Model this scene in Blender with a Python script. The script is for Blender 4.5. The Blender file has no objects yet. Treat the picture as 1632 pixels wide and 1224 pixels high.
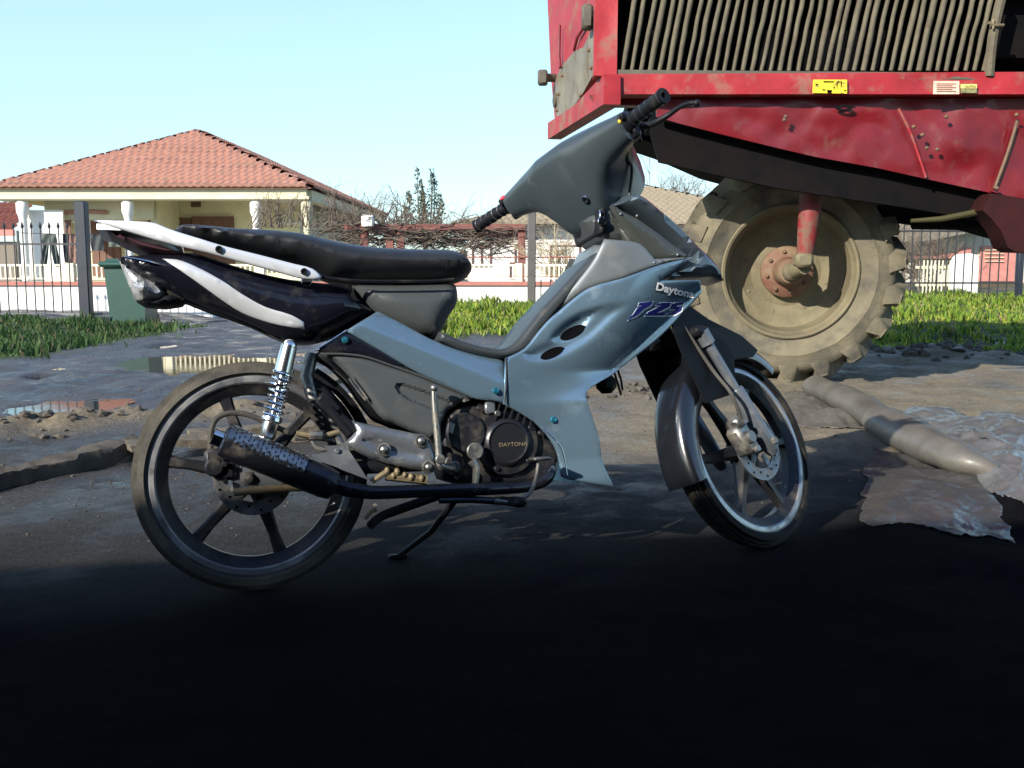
import bpy, bmesh, math, random
import numpy as np
from math import sin, cos, tan, radians as R, pi, atan2, hypot
from mathutils import Vector, Matrix, noise
from mathutils.geometry import delaunay_2d_cdt
random.seed(7)
DEBUG = 0
SC = bpy.context.scene
COL = SC.collection

# ---------------------------------------------------------------- camera, sky, sun, exposure
CAM_H = 0.78; FPX = 1567.0; PITCH = math.atan(192/1567)
cam = bpy.data.cameras.new('camera'); cam_o = bpy.data.objects.new('camera', cam); COL.objects.link(cam_o)
cam_o.location = (0, 0, CAM_H); cam_o.rotation_euler = (R(90)-PITCH, 0, 0)
cam.sensor_width = 36; cam.lens = FPX/1632*36; cam.clip_start = .05; cam.clip_end = 3000
SC.camera = cam_o
SC.view_settings.view_transform = 'Standard'; SC.view_settings.look = 'None'
SC.view_settings.gamma = 1; SC.view_settings.use_curve_mapping = False
SC.view_settings.exposure = 1.2
SUN_EL = R(27); SUN_DIR = Vector((.66, .75, 0)).normalized()      # horizontal travel of the light
w = bpy.data.worlds.new('World'); SC.world = w; w.use_nodes = True
nt = w.node_tree; bg = nt.nodes['Background']; sky = nt.nodes.new('ShaderNodeTexSky')
sky.sky_type = 'NISHITA'; sky.sun_disc = False; sky.sun_elevation = SUN_EL
sky.sun_rotation = atan2(-SUN_DIR.x, -SUN_DIR.y); sky.air_density = 0.85; sky.dust_density = 0.15; sky.ozone_density = 2.0
hz = nt.nodes.new('ShaderNodeMix'); hz.data_type = 'RGBA'; hz.inputs[7].default_value = (2.35, 3.6, 3.75, 1)
hc = nt.nodes.new('ShaderNodeTexCoord'); hs = nt.nodes.new('ShaderNodeSeparateXYZ'); nt.links.new(hc.outputs['Generated'], hs.inputs[0]); hm = nt.nodes.new('ShaderNodeMapRange'); hm.interpolation_type = 'SMOOTHSTEP'
hm.inputs[1].default_value = .12; hm.inputs[2].default_value = .5; hm.inputs[3].default_value = .66; hm.inputs[4].default_value = 0; nt.links.new(hs.outputs[2], hm.inputs[0]); nt.links.new(hm.outputs[0], hz.inputs[0]); nt.links.new(sky.outputs[0], hz.inputs[6]); nt.links.new(hz.outputs[2], bg.inputs[0]); bg.inputs[1].default_value = 0.122
sl = bpy.data.lights.new('sun', 'SUN'); sl.energy = 3.7; sl.angle = R(.6); sl.color = (1, .93, .80)
so = bpy.data.objects.new('sun', sl); COL.objects.link(so)
ldir = Vector((SUN_DIR.x*cos(SUN_EL), SUN_DIR.y*cos(SUN_EL), -sin(SUN_EL)))
so.rotation_euler = ldir.to_track_quat('-Z', 'Y').to_euler(); so.location = (-5, -5, 8)

# ---------------------------------------------------------------- helpers
ct, st = cos(PITCH), sin(PITCH)
def ray(px, py):
    u = (px-816)/FPX; v = (612-py)/FPX
    return Vector((u, ct+v*st, v*ct-st))
def G(px, py, z=0):                        # photo point -> place on level z
    d = ray(px, py); t = (z-CAM_H)/d.z; return Vector((0, 0, CAM_H))+d*t
def D(px, py, y):                          # photo point -> place at distance y
    d = ray(px, py); return Vector((0, 0, CAM_H))+d*(y/d.y)
def hitplane(M, px, py, off):              # photo point -> (x, z) on the plane Y = -off of frame M
    Mi = M.inverted(); o = Mi @ Vector((0, 0, CAM_H)); d = Mi.to_3x3() @ ray(px, py)
    t = (-off-o.y)/d.y; p = o+d*t; return p.x, p.z

def mat(name, c1, c2=None, rough=.6, metal=0, scale=6, bump=0, bscale=40, coat=0, dirt=None, rvar=0, spec=.5, emit=None, stretch=None, detail=6, alpha=None):
    m = bpy.data.materials.new(name); m.use_nodes = True
    t = m.node_tree; b = t.nodes['Principled BSDF']; L = t.links
    tc = t.nodes.new('ShaderNodeTexCoord'); src = tc.outputs['Object']
    if stretch:
        mp = t.nodes.new('ShaderNodeMapping'); mp.inputs['Scale'].default_value = stretch
        L.new(src, mp.inputs[0]); src = mp.outputs[0]
    def nz(sc, det=detail):
        n = t.nodes.new('ShaderNodeTexNoise'); n.inputs['Scale'].default_value = sc; n.inputs['Detail'].default_value = det
        n.inputs['Roughness'].default_value = .62; L.new(src, n.inputs['Vector']); return n.outputs['Fac']
    def ramp(f, a, b_):
        r = t.nodes.new('ShaderNodeMapRange'); r.inputs[1].default_value = a; r.inputs[2].default_value = b_
        L.new(f, r.inputs[0]); return r.outputs[0]
    def mix(f, a, b_):
        x = t.nodes.new('ShaderNodeMix'); x.data_type = 'RGBA'; L.new(f, x.inputs[0])
        for i, c in ((6, a), (7, b_)):
            if isinstance(c, tuple): x.inputs[i].default_value = (*c, 1)
            else: L.new(c, x.inputs[i])
        return x.outputs[2]
    base = c1
    if c2: base = mix(ramp(nz(scale), .35, .65), c1, c2)
    b.inputs['Roughness'].default_value = rough; b.inputs['Metallic'].default_value = metal
    b.inputs['Specular IOR Level'].default_value = spec; b.inputs['Coat Weight'].default_value = coat
    b.inputs['Coat Roughness'].default_value = .08
    ro = None
    if rvar:
        r = t.nodes.new('ShaderNodeMapRange'); r.inputs[3].default_value = max(.02, rough-rvar); r.inputs[4].default_value = min(1, rough+rvar)
        r.inputs[1].default_value = .3; r.inputs[2].default_value = .7; L.new(nz(scale*2.3), r.inputs[0]); ro = r.outputs[0]
    if dirt:
        dc, lo, hi, dsc = dirt
        f = ramp(nz(dsc, 9), lo, hi); base = mix(f, base, dc)
        mm = t.nodes.new('ShaderNodeMath'); mm.operation = 'MULTIPLY_ADD'; L.new(f, mm.inputs[0]); mm.inputs[1].default_value = .9-rough
        if ro: L.new(ro, mm.inputs[2])
        else: mm.inputs[2].default_value = rough
        ro = mm.outputs[0]
        if metal:
            m2 = t.nodes.new('ShaderNodeMath'); m2.operation = 'MULTIPLY_ADD'; L.new(f, m2.inputs[0]); m2.inputs[1].default_value = -metal; m2.inputs[2].default_value = metal
            L.new(m2.outputs[0], b.inputs['Metallic'])
    if ro: L.new(ro, b.inputs['Roughness'])
    if isinstance(base, tuple): b.inputs['Base Color'].default_value = (*base, 1)
    else: L.new(base, b.inputs['Base Color'])
    if bump:
        bn = t.nodes.new('ShaderNodeBump'); bn.inputs['Distance'].default_value = bump; bn.inputs['Strength'].default_value = 1
        L.new(nz(bscale), bn.inputs['Height']); L.new(bn.outputs[0], b.inputs['Normal'])
    if alpha is not None: b.inputs['Alpha'].default_value = alpha
    return m

class MB:
    def __init__(s): s.v = []; s.f = []; s.mi = []; s.X = Matrix.Identity(4); s.cur = 0
    def add(s, vs, fs):
        n = len(s.v); s.v += [s.X @ Vector(v) for v in vs]; s.f += [tuple(i+n for i in f) for f in fs]; s.mi += [s.cur]*len(fs); return s
    def box(s, c, d, rot=None, taper=1):
        c = Vector(c); vs = []
        for z in (-.5, .5):
            k = 1 if z < 0 else taper
            for x, y in ((-.5, -.5), (.5, -.5), (.5, .5), (-.5, .5)):
                p = Vector((x*d[0]*k, y*d[1]*k, z*d[2]))
                if rot is not None: p = rot @ p
                vs.append(c+p)
        return s.add(vs, [(3, 2, 1, 0), (4, 5, 6, 7), (0, 1, 5, 4), (1, 2, 6, 5), (2, 3, 7, 6), (3, 0, 4, 7)])
    def bbox(s, c, d, b=.01, rot=None):     # box with chamfered edges
        c = Vector(c); h = [x/2 for x in d]; b = min(b, *[x*.9 for x in h]); vs = []
        pts = []
        for sx in (-1, 1):
            for sy in (-1, 1):
                for sz in (-1, 1):
                    for k in range(3):
                        p = [sx*(h[0]-(b if k != 0 else 0)), sy*(h[1]-(b if k != 1 else 0)), sz*(h[2]-(b if k != 2 else 0))]
                        pts.append(Vector(p))
        bm = bmesh.new()
        for p in pts: bm.verts.new(c+((rot @ p) if rot is not None else p))
        bmesh.ops.convex_hull(bm, input=bm.verts)
        bm.verts.index_update()
        s.add([v.co.copy() for v in bm.verts], [tuple(v.index for v in f.verts) for f in bm.faces]); bm.free(); return s
    def beam(s, a, b_, wd, ht, up=(0, 0, 1)):     # box from a to b_
        a = Vector(a); b_ = Vector(b_); d = (b_-a); l = d.length; d = d/l; u = Vector(up)
        sd = d.cross(u).normalized(); u = sd.cross(d); rot = Matrix((d, sd, u)).transposed()
        return s.box((a+b_)/2, (l, wd, ht), rot)
    def tube(s, pts, r, seg=8, cap=True, sub=0):
        P = [Vector(p) for p in pts]
        rr = list(r) if isinstance(r, (list, tuple)) else [r]*len(P)
        if sub:
            Q = []; q = []
            n = len(P)
            for i in range(n-1):
                p0 = P[max(i-1, 0)]; p1 = P[i]; p2 = P[i+1]; p3 = P[min(i+2, n-1)]
                for k in range(sub):
                    t = k/sub
                    Q.append(.5*((2*p1)+(p2-p0)*t+(2*p0-5*p1+4*p2-p3)*t*t+(3*p1-p0-3*p2+p3)*t**3)); q.append(rr[i]*(1-t)+rr[i+1]*t)
            Q.append(P[-1]); q.append(rr[-1]); P = Q; rr = q
        n = len(P); vs = []; fs = []
        T = [(P[min(i+1, n-1)]-P[max(i-1, 0)]).normalized() for i in range(n)]
        a = Vector((0, 0, 1)) if abs(T[0].z) < .9 else Vector((1, 0, 0))
        u = T[0].cross(a).normalized()
        for i in range(n):
            u = (u-T[i]*u.dot(T[i])).normalized(); v = T[i].cross(u)
            for k in range(seg):
                an = 2*pi*k/seg; vs.append(P[i]+(u*cos(an)+v*sin(an))*rr[i])
        for i in range(n-1):
            for k in range(seg):
                k2 = (k+1) % seg; fs.append((i*seg+k, i*seg+k2, (i+1)*seg+k2, (i+1)*seg+k))
        if cap: fs.append(tuple(range(seg-1, -1, -1))); fs.append(tuple((n-1)*seg+k for k in range(seg)))
        return s.add(vs, fs)
    def lathe(s, c, ax, prof, seg=32, a0=0, closed=False):     # prof = [(radius, height along ax)]
        c = Vector(c); ax = Vector(ax).normalized(); a = Vector((0, 0, 1)) if abs(ax.z) < .9 else Vector((1, 0, 0))
        u = ax.cross(a).normalized(); v = ax.cross(u); vs = []; fs = []; n = len(prof)
        for k in range(seg):
            an = a0+2*pi*k/seg; e = u*cos(an)+v*sin(an)
            for r, h in prof: vs.append(c+e*r+ax*h)
        m = n if closed else n-1
        for k in range(seg):
            k2 = (k+1) % seg
            for i in range(m):
                j = (i+1) % n; fs.append((k*n+i, k*n+j, k2*n+j, k2*n+i))
        if not closed:
            if prof[0][0] > 1e-5 and prof[0][0] < 1e3: pass
        return s.add(vs, fs)
    def disc(s, c, ax, r, h, seg=24, bev=0):
        b = bev or min(r, h)*.2
        return s.lathe(c, ax, [(0.0001, 0), (r-b*.3, 0), (r, b*.4), (r, h-b), (r-b, h), (0.0001, h)], seg)
    def sphere(s, c, r, seg=12, rings=8, sc=(1, 1, 1), rot=None):
        c = Vector(c); vs = []; fs = []
        for i in range(rings+1):
            th = pi*i/rings
            for k in range(seg):
                ph = 2*pi*k/seg; p = Vector((r*sc[0]*sin(th)*cos(ph), r*sc[1]*sin(th)*sin(ph), r*sc[2]*cos(th)))
                vs.append(c+((rot @ p) if rot is not None else p))
        for i in range(rings):
            for k in range(seg): fs.append((i*seg+k, (i+1)*seg+k, (i+1)*seg+(k+1) % seg, i*seg+(k+1) % seg))
        return s.add(vs, fs)
    def prism(s, poly, ext):                 # poly list of 3D points, extruded by vector ext
        n = len(poly); P = [Vector(p) for p in poly]; e = Vector(ext)
        return s.add(P+[p+e for p in P], [tuple(range(n)), tuple(range(2*n-1, n-1, -1))]+[(i, i+n, (i+1) % n+n, (i+1) % n) for i in range(n)])
    def build(s, name, mats, parent=None, angle=38, loc=None, doub=True):
        me = bpy.data.meshes.new(name)
        off = Vector((0, 0, 0))
        if parent is not None and parent.get('_w'): off = Vector(parent.location)
        if loc is not None: off = Vector(loc)
        me.from_pydata([tuple(v-off) for v in s.v], [], s.f)
        if not isinstance(mats, (list, tuple)): mats = [mats]
        for m in mats: me.materials.append(m)
        if len(mats) > 1: me.polygons.foreach_set('material_index', s.mi)
        if doub:
            bm = bmesh.new(); bm.from_mesh(me); bmesh.ops.remove_doubles(bm, verts=bm.verts, dist=1e-5)
            bmesh.ops.recalc_face_normals(bm, faces=bm.faces); bm.to_mesh(me); bm.free()
        me.validate(); me.update()
        if angle:
            me.polygons.foreach_set('use_smooth', [True]*len(me.polygons)); me.set_sharp_from_angle(angle=R(angle))
        o = bpy.data.objects.new(name, me); COL.objects.link(o)
        if parent is not None: o.parent = parent
        if loc is not None: o.location = loc
        return o

def tag(o, label=None, cat=None, group=None, kind=None):
    if label: o['label'] = label
    if cat: o['category'] = cat
    if group: o['group'] = group
    if kind: o['kind'] = kind
    return o
def thing(name, loc, label, cat, group=None, world=True):
    o = bpy.data.objects.new(name, None); COL.objects.link(o); o.location = loc; o.empty_display_size = .1
    if world: o['_w'] = 1
    return tag(o, label, cat, group)
def fbm(x, y, z=0, o=4):
    return noise.fractal(Vector((x, y, z)), .9, 2.1, o)

# curve through points; corners sharper than 50 degrees stay sharp
def smooth(pts, sub=4, sharp=50):
    P = [Vector((p[0], p[1])) for p in pts]; n = len(P); T = []
    for i in range(n):
        a = (P[i]-P[i-1]); b = (P[(i+1) % n]-P[i])
        ang = abs(math.degrees(a.angle(b))) if a.length > 1e-9 and b.length > 1e-9 else 0
        T.append(None if ang > sharp else (a/a.length+b/b.length).normalized())
    out = []
    for i in range(n):
        p = P[i]; q = P[(i+1) % n]; l = (q-p).length; d = (q-p)/max(l, 1e-9)
        t0 = (T[i] or d)*l; t1 = (T[(i+1) % n] or d)*l
        for k in range(sub):
            t = k/sub; out.append((2*t**3-3*t*t+1)*p+(t**3-2*t*t+t)*t0+(-2*t**3+3*t*t)*q+(t**3-t*t)*t1)
    return [(v.x, v.y) for v in out]
def pdist(pts, poly):                       # distance of many points to a closed outline
    A = np.array(poly); B = np.roll(A, -1, 0); P = np.array(pts); best = np.full(len(P), 1e9)
    for a, b in zip(A, B):
        ab = b-a; l = max((ab**2).sum(), 1e-12); t = np.clip(((P-a) @ ab)/l, 0, 1); d = np.hypot(*(P-a-np.outer(t, ab)).T); best = np.minimum(best, d)
    return best
def inside(pts, poly):
    A = np.array(poly); B = np.roll(A, -1, 0); P = np.array(pts); c = np.zeros(len(P), bool)
    for a, b in zip(A, B):
        if a[1] == b[1]: continue
        m = ((a[1] > P[:, 1]) != (b[1] > P[:, 1])) & (P[:, 0] < (b[0]-a[0])*(P[:, 1]-a[1])/(b[1]-a[1])+a[0]); c ^= m
    return c
def fill(poly, sp, rings=()):
    A = np.array(poly); lo = A.min(0); hi = A.max(0)
    out = []
    n = len(poly)
    for i in range(n):                      # resample outline
        a = np.array(poly[i]); b = np.array(poly[(i+1) % n]); k = max(1, int(np.hypot(*(b-a))/sp))
        for j in range(k): out.append(tuple(a+(b-a)*j/k))
    g = []; row = 0
    y = lo[1]
    while y < hi[1]:
        x = lo[0]+(sp/2 if row % 2 else 0)
        while x < hi[0]: g.append((x, y)); x += sp
        y += sp*.87; row += 1
    g = np.array(g)
    if len(g): g = g[inside(g, out)]
    if len(g): g = g[pdist(g, out) > sp*.45]
    for q in rings:
        if len(g): g = g[np.abs(pdist(g, out)-q) > sp*.38]
    A_ = np.array(out); T_ = np.roll(A_, -1, 0)-np.roll(A_, 1, 0); T_ /= np.maximum(np.hypot(*T_.T), 1e-9)[:, None]; N_ = np.stack([-T_[:, 1], T_[:, 0]], 1)
    if inside(A_+N_*1e-4, out).sum() < len(out)/2: N_ = -N_
    for q in rings:
        r_ = A_+N_*q; r_ = r_[inside(r_, out)]
        if len(r_): r_ = r_[pdist(r_, out) > q*.93]
        if len(r_): g = np.vstack([g, r_]) if len(g) else r_
    vs = [Vector(p) for p in out]+[Vector(p) for p in g]
    r = delaunay_2d_cdt(vs, [], [list(range(len(out)))], 1, 1e-6)
    V = [(v.x, v.y) for v in r[0]]; F = [tuple(f) for f in r[2]]
    return V, F, out
class Surf:                                 # rounded flank: half width at (x, z) of an outline
    def __init__(s, poly, W, e=0., r=.05, recess=()): s.poly = poly; s.W = W; s.e = e; s.r = r; s.rec = recess
    def off(s, pts):
        pts = np.array(pts, float).reshape(-1, 2)
        d = pdist(pts, s.poly); ins = inside(pts, s.poly); d = np.where(ins, d, 0)
        W = s.W(pts) if callable(s.W) else s.W
        k = np.clip(d/s.r, 0, 1); o = s.e+(W-s.e)*np.sqrt(np.clip(1-(1-k)**2, 0, 1))
        for poly, dep, rr in s.rec:
            dd = np.where(inside(pts, poly), pdist(pts, poly), 0); t = np.clip(dd/rr, 0, 1); o = o-dep*(t*t*(3-2*t))
        return o
def solid(mb, poly, surf, sp=.012):         # closed left/right symmetric body
    V, F, out = fill(poly, sp, [surf.r*k for k in (.06, .2, .42, .7, 1)] if surf.r > .012 else [surf.r*.25, surf.r]); o = surf.off(V); n = len(V)
    b = pdist(V, poly) < 1e-5
    o = np.where(b, np.maximum(surf.e, 1e-6), o)
    mb.add([(x, -o[i], z) for i, (x, z) in enumerate(V)]+[(x, o[i], z) for i, (x, z) in enumerate(V)],
           F+[tuple(i+n for i in reversed(f)) for f in F])
    if surf.e > 1e-5: edgewall(mb, V, F, lambda i: -o[i], lambda i: o[i])
def edgewall(mb, V, F, ya, yb):
    c = {}
    for f in F:
        for i in range(len(f)):
            e = (f[i], f[(i+1) % len(f)]); c[tuple(sorted(e))] = c.get(tuple(sorted(e)), 0)+1
    vs = []; fs = []
    for (a, b_), k in c.items():
        if k == 1:
            n = len(vs); vs += [(V[a][0], ya(a), V[a][1]), (V[b_][0], ya(b_), V[b_][1]), (V[b_][0], yb(b_), V[b_][1]), (V[a][0], yb(a), V[a][1])]; fs.append((n, n+1, n+2, n+3))
    mb.add(vs, fs)
def skin(mb, poly, offf, th=.004, sp=.012, mirror=False, bev=0.):   # thin panel following offf on one side, and its mirror on the other
    V, F, out = fill(poly, sp, [bev*.12, bev*.4, bev] if bev else []); o = np.array(offf(V), float); n = len(V)
    if bev:
        d = np.clip(pdist(V, poly)/bev, 0, 1); o2 = o+th*np.sqrt(1-(1-d)**2)
    else: o2 = o+th
    for sg in ((1, -1) if mirror else (1,)):
        mb.add([(x, -sg*o2[i], z) for i, (x, z) in enumerate(V)]+[(x, -sg*(o[i]-.0015), z) for i, (x, z) in enumerate(V)],
               F+[tuple(i+n for i in reversed(f)) for f in F])
        edgewall(mb, V, F, lambda i: -sg*o2[i], lambda i: -sg*(o[i]-.0015))
def Z(k, pts):
    x0, y0, s = {1: (200, 520, 2.7825), 2: (540, 560, 3.548), 3: (980, 420, 2.55), 4: (740, 100, 3.6), 5: (130, 320, 2.511), 6: (780, 300, 3.4), 8: (1200, 400, 2.449), 9: (700, 620, 6.118), 10: (480, 540, 3.825)}[k]
    return [(x0+a/s, y0+b/s) for a, b in pts]
# ---------------------------------------------------------------- materials
M = {}
M['silver'] = mat('silver_blue_paint', (.185, .29, .385), (.165, .262, .35), rough=.27, metal=.62, scale=3, coat=.35, dirt=((.16, .15, .13), .58, .95, 9))
M['silver2'] = mat('grey_metallic_paint', (.20, .22, .23), (.17, .19, .20), rough=.4, metal=.5, scale=3, coat=.2, dirt=((.14, .13, .11), .55, .95, 12))
M['white_silver'] = mat('light_silver_paint', (.72, .75, .80), rough=.28, metal=.35, coat=.5, dirt=((.3, .3, .3), .62, 1, 20))
M['gloss'] = mat('gloss_black_paint', (.007, .008, .014), rough=.18, coat=.25, spec=.4, dirt=((.05, .047, .04), .56, .85, 14))
M['plastic'] = mat('grey_plastic', (.062, .070, .074), (.052, .06, .064), rough=.42, scale=8, dirt=((.12, .11, .09), .6, .95, 15))
M['dplastic'] = mat('black_plastic', (.008, .009, .012), rough=.46, spec=.2, dirt=((.06, .055, .045), .55, .9, 15))
M['seat'] = mat('black_vinyl', (.016, .018, .021), (.022, .024, .027), rough=.42, bump=.0006, bscale=260, dirt=((.08, .08, .075), .64, .9, 16), rvar=.1)
M['cover'] = mat('handlebar_cover_plastic', (.036, .048, .056), (.03, .041, .048), rough=.30, scale=4, dirt=((.16, .15, .13), .62, .95, 18), coat=.15)
M['rubber'] = mat('tyre_rubber', (.022, .021, .02), (.035, .033, .03), rough=.75, scale=14, bump=.0015, bscale=120, dirt=((.12, .105, .08), .44, .75, 7))
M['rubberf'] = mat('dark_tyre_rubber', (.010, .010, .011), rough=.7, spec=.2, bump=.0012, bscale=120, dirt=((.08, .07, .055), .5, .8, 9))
M['rim'] = mat('grey_alloy', (.42, .43, .46), (.34, .35, .37), rough=.3, metal=.85, dirt=((.2, .18, .14), .5, .8, 9))
M['rimdark'] = mat('dark_alloy', (.022, .023, .027), rough=.38, metal=.5, dirt=((.12, .10, .08), .5, .8, 9))
M['chrome'] = mat('chrome', (.85, .86, .88), rough=.09, metal=1, dirt=((.2, .18, .15), .62, .9, 20))
M['steel'] = mat('worn_steel', (.26, .26, .26), (.18, .18, .17), rough=.36, metal=.85, scale=20, dirt=((.17, .13, .08), .5, .8, 22))
M['alu'] = mat('dull_aluminium', (.20, .22, .25), (.15, .165, .19), rough=.36, metal=.6, dirt=((.2, .18, .14), .55, .85, 18))
M['disc'] = mat('brake_disc_steel', (.17, .18, .20), rough=.34, metal=.8, dirt=((.16, .13, .09), .45, .8, 30))
M['rust'] = mat('rusty_steel', (.16, .09, .05), (.09, .06, .04), rough=.75, scale=20, bump=.001, bscale=90)
M['engine'] = mat('black_engine_case', (.018, .019, .024), rough=.3, metal=.3, dirt=((.09, .075, .055), .5, .8, 16), bump=.0006, bscale=90)
M['exhaust'] = mat('dark_exhaust', (.035, .038, .05), rough=.2, metal=.7, dirt=((.12, .10, .07), .55, .8, 12))
M['lens'] = mat('cracked_clear_lens', (.62, .64, .66), (.30, .31, .33), rough=.18, metal=.35, scale=30, bump=.004, bscale=45, coat=.6)
M['screw'] = mat('blue_anodised_screw', (.05, .32, .45), rough=.2, metal=.8)
M['blue'] = mat('dark_blue_decal', (.015, .018, .16), rough=.35)
M['white'] = mat('white_decal', (.8, .8, .8), rough=.4)
M['dark'] = mat('dark_void', (.003, .003, .004), rough=.9, spec=.03)
M['yellowk'] = mat('yellow_button', (.75, .5, .03), rough=.4)
M['redk'] = mat('red_button', (.7, .04, .08), rough=.4)
M['copper'] = mat('dusty_brass', (.24, .19, .11), (.14, .11, .07), rough=.6, metal=.25, scale=40)
M['wire'] = mat('cable_sheath', (.02, .02, .02), rough=.5)
M['mirror'] = M['chrome']

# ---------------------------------------------------------------- the moped
YAW = R(16.3); LEAN = R(10.5); RW = .276
rot = Matrix.Rotation(YAW, 4, 'Z') @ Matrix.Rotation(-LEAN, 4, 'X')
d_ = ray(403, 757); hub_w = Vector((0, 0, CAM_H))+d_*((RW*cos(LEAN)-CAM_H)/d_.z)
org = hub_w-rot @ Vector((0, 0, RW)); BM = Matrix.Translation(org) @ rot
bike = thing('moped', org, 'silver and black underbone moped with a torn rear light, leaning on its side stand', 'moped', world=False)
bike.rotation_euler = BM.to_euler()
def TR(pts, off): return [hitplane(BM, a, b, off) for a, b in pts]
def T3(pts, off, M_=None): return [Vector((q[0], -off, q[1])) for q in [hitplane(M_ or BM, a, b, off) for a, b in pts]]
def TRS(pts, off0, fn):
    out = []
    for a, b_ in pts:
        o = off0
        for _ in range(5):
            q = hitplane(BM, a, b_, o); o = float(fn([q])[0])
        out.append(hitplane(BM, a, b_, o))
    return out
WB = 1.335; CAST = R(29.5); STEER = R(28); FOFF = .03
Fc = Vector((WB, 0, RW-.010))
axd = Vector((-sin(CAST), 0, cos(CAST))); fwd = Vector((cos(CAST), 0, sin(CAST)))
Ax0 = Fc-fwd*FOFF                                   # a point of the steering axis, level with the axle
S = Matrix.Translation(Ax0) @ Matrix.Rotation(STEER, 4, axd) @ Matrix.Translation(-Ax0)
def FP(a, y, f): return Ax0+axd*a+Vector((0, y, 0))+fwd*f       # front frame: along axis, left, forward

def part(mb, name, m, parent=None, **k): return mb.build(name, m, parent or bike, **k)

def part2(mb, name, m, parent=None, **k):            # a part and its twin on the far side
    o = part(mb, name, m, parent, **k); q = MB(); q.v = [Vector((v.x, -v.y, v.z)) for v in mb.v]; q.f = [tuple(reversed(f)) for f in mb.f]; q.mi = list(mb.mi)
    part(q, name, m, parent, **k); return o
# wheels ------------------------------------------------------
def tyre_prof(R_, w, ri):
    pr = [(ri, -w*.36), (ri+.012, -w*.44), (R_-.030, -w*.5), (R_-.015, -w*.46)]
    for a in (-.36, -.25, -.14, -.03):
        h = R_-.018*(abs(a)/.5)**2*1.6; pr += [(h, w*(a-.035)), (h, w*(a+.035)), (h-.006, w*(a+.042)), (h-.006, w*(a+.068))]
    pr += [(R_-.003, w*.08), (R_-.005, w*.2), (R_-.010, w*.21), (R_-.010, w*.24), (R_-.008, w*.25), (R_-.013, w*.38), (R_-.015, w*.46), (R_-.030, w*.5), (ri+.012, w*.44), (ri, w*.36)]
    return pr
def wheel(X, c, w, name, rubber, a0, disc_r, disc_side, lbl, k_rim=1.0):
    ax = (0, 1, 0)
    m = MB(); m.X = X; ri = .226
    m.lathe(c, ax, [(ri+.014, -w*.38), (ri+.014, -w*.30), (ri+.002, -w*.28), (ri+.002, w*.28), (ri+.014, w*.30), (ri+.014, w*.38), (ri+.009, w*.41), (ri-.002, w*.40), (ri-.006, w*.36), (ri-.004, w*.25), (ri-.004, -w*.25), (ri-.006, -w*.36), (ri-.002, -w*.40), (ri+.009, -w*.41)], 96, closed=True)
    mbar = MB(); mbar.X = X; mbar.lathe(c, ax, [(ri-.003, -w*.355), (ri-.006, -w*.34), (ri-.026, -.016), (ri-.032, -.012), (ri-.032, .012), (ri-.026, .016), (ri-.006, w*.34), (ri-.003, w*.355)], 96, closed=True)
    whl = m.build(name, M['rim'], bike, angle=30); tag(whl, lbl); mbar.build('rim_barrel', M['rimdark'], whl, angle=30)
    m = MB(); m.X = X; m.lathe(c, ax, tyre_prof(RW, w, ri+.012), 120)
    # small tread blocks at the shoulder
    for k in range(0):
        an = 0
        for sg in (-1, 1):
            e = Vector((cos(an), 0, sin(an))); t = Vector((-sin(an), 0, cos(an)))
            p = Vector(c)+e*(RW-.0125)+Vector((0, sg*w*.40, 0))
            rt = Matrix((t, Vector((0, sg, 0)), e)).transposed()
            m.box(p, (.008, .010, .003), rt @ Matrix.Rotation(.5, 3, 'Z'))
    part(m, 'tyre', rubber, whl, angle=28)
    for k in range(6):
        m = MB(); m.X = X; an = R(a0+60*k); e = Vector((cos(an), 0, sin(an))); t = Vector((-sin(an), 0, cos(an)))
        rt = Matrix((e, t, Vector((0, -1, 0)))).transposed()
        for side in (-1, 1):
            pass
        pts = []
        c_ = Vector(c)
        a, b_ = .028, ri-.024
        prof = [(a, .024, .022), (.08, .017, .017), (.15, .0125, .0135), (b_, .016, .013)]
        vs = []; fs = []
        for (r_, wd, dp) in prof:
            for (x, y) in ((-1, -.55), (-.6, -1), (.6, -1), (1, -.55), (1, .55), (.6, 1), (-.6, 1), (-1, .55)):
                vs.append(c_+e*r_+t*(wd*x)+Vector((0, dp*y, 0)))
        for i in range(3):
            for q in range(8): fs.append((i*8+q, i*8+(q+1) % 8, i*8+8+(q+1) % 8, i*8+8+q))
        fs += [tuple(range(8)), tuple(range(24, 32))]
        m.add(vs, fs); part(m, 'spoke', M['rimdark'], whl, angle=40)
    m = MB(); m.X = X; m.lathe(c, ax, [(.0001, -.045), (.02, -.045), (.024, -.038), (.036, -.03), (.04, -.01), (.04, .01), (.036, .03), (.024, .038), (.0001, .045)], 24)
    part(m, 'hub', M['rimdark'], whl)
    # brake disc with holes shown as drilled dark pits
    m = MB(); m.X = X; y = disc_side
    ri2 = disc_r*.66
    m.lathe(Vector(c)+Vector((0, y, 0)), ax, [(ri2, -.002), (disc_r, -.002), (disc_r, .002), (ri2, .002)], 64, closed=True)
    for k in range(5):
        an = 2*pi*k/5+.3; e = Vector((cos(an), 0, sin(an)))
        m.beam(Vector(c)+e*.03+Vector((0, y+.001, 0)), Vector(c)+e*(ri2+.004)+Vector((0, y+.001, 0)), .003, .018, up=e.cross(Vector((0, 1, 0))))
    dd = part(m, 'brake_disc', M['disc'], whl)
    m = MB(); m.X = X
    for k in range(18):
        an = 2*pi*k/18; e = Vector((cos(an), 0, sin(an))); q = disc_r*(.78 if k % 2 else .89)
        m.lathe(Vector(c)+e*q+Vector((0, y, 0)), ax, [(.0001, -.0026), (.0035, -.0026), (.0035, .0026), (.0001, .0026)], 8)
    part(m, 'drilled_hole', M['dark'], dd)
    return whl
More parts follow.
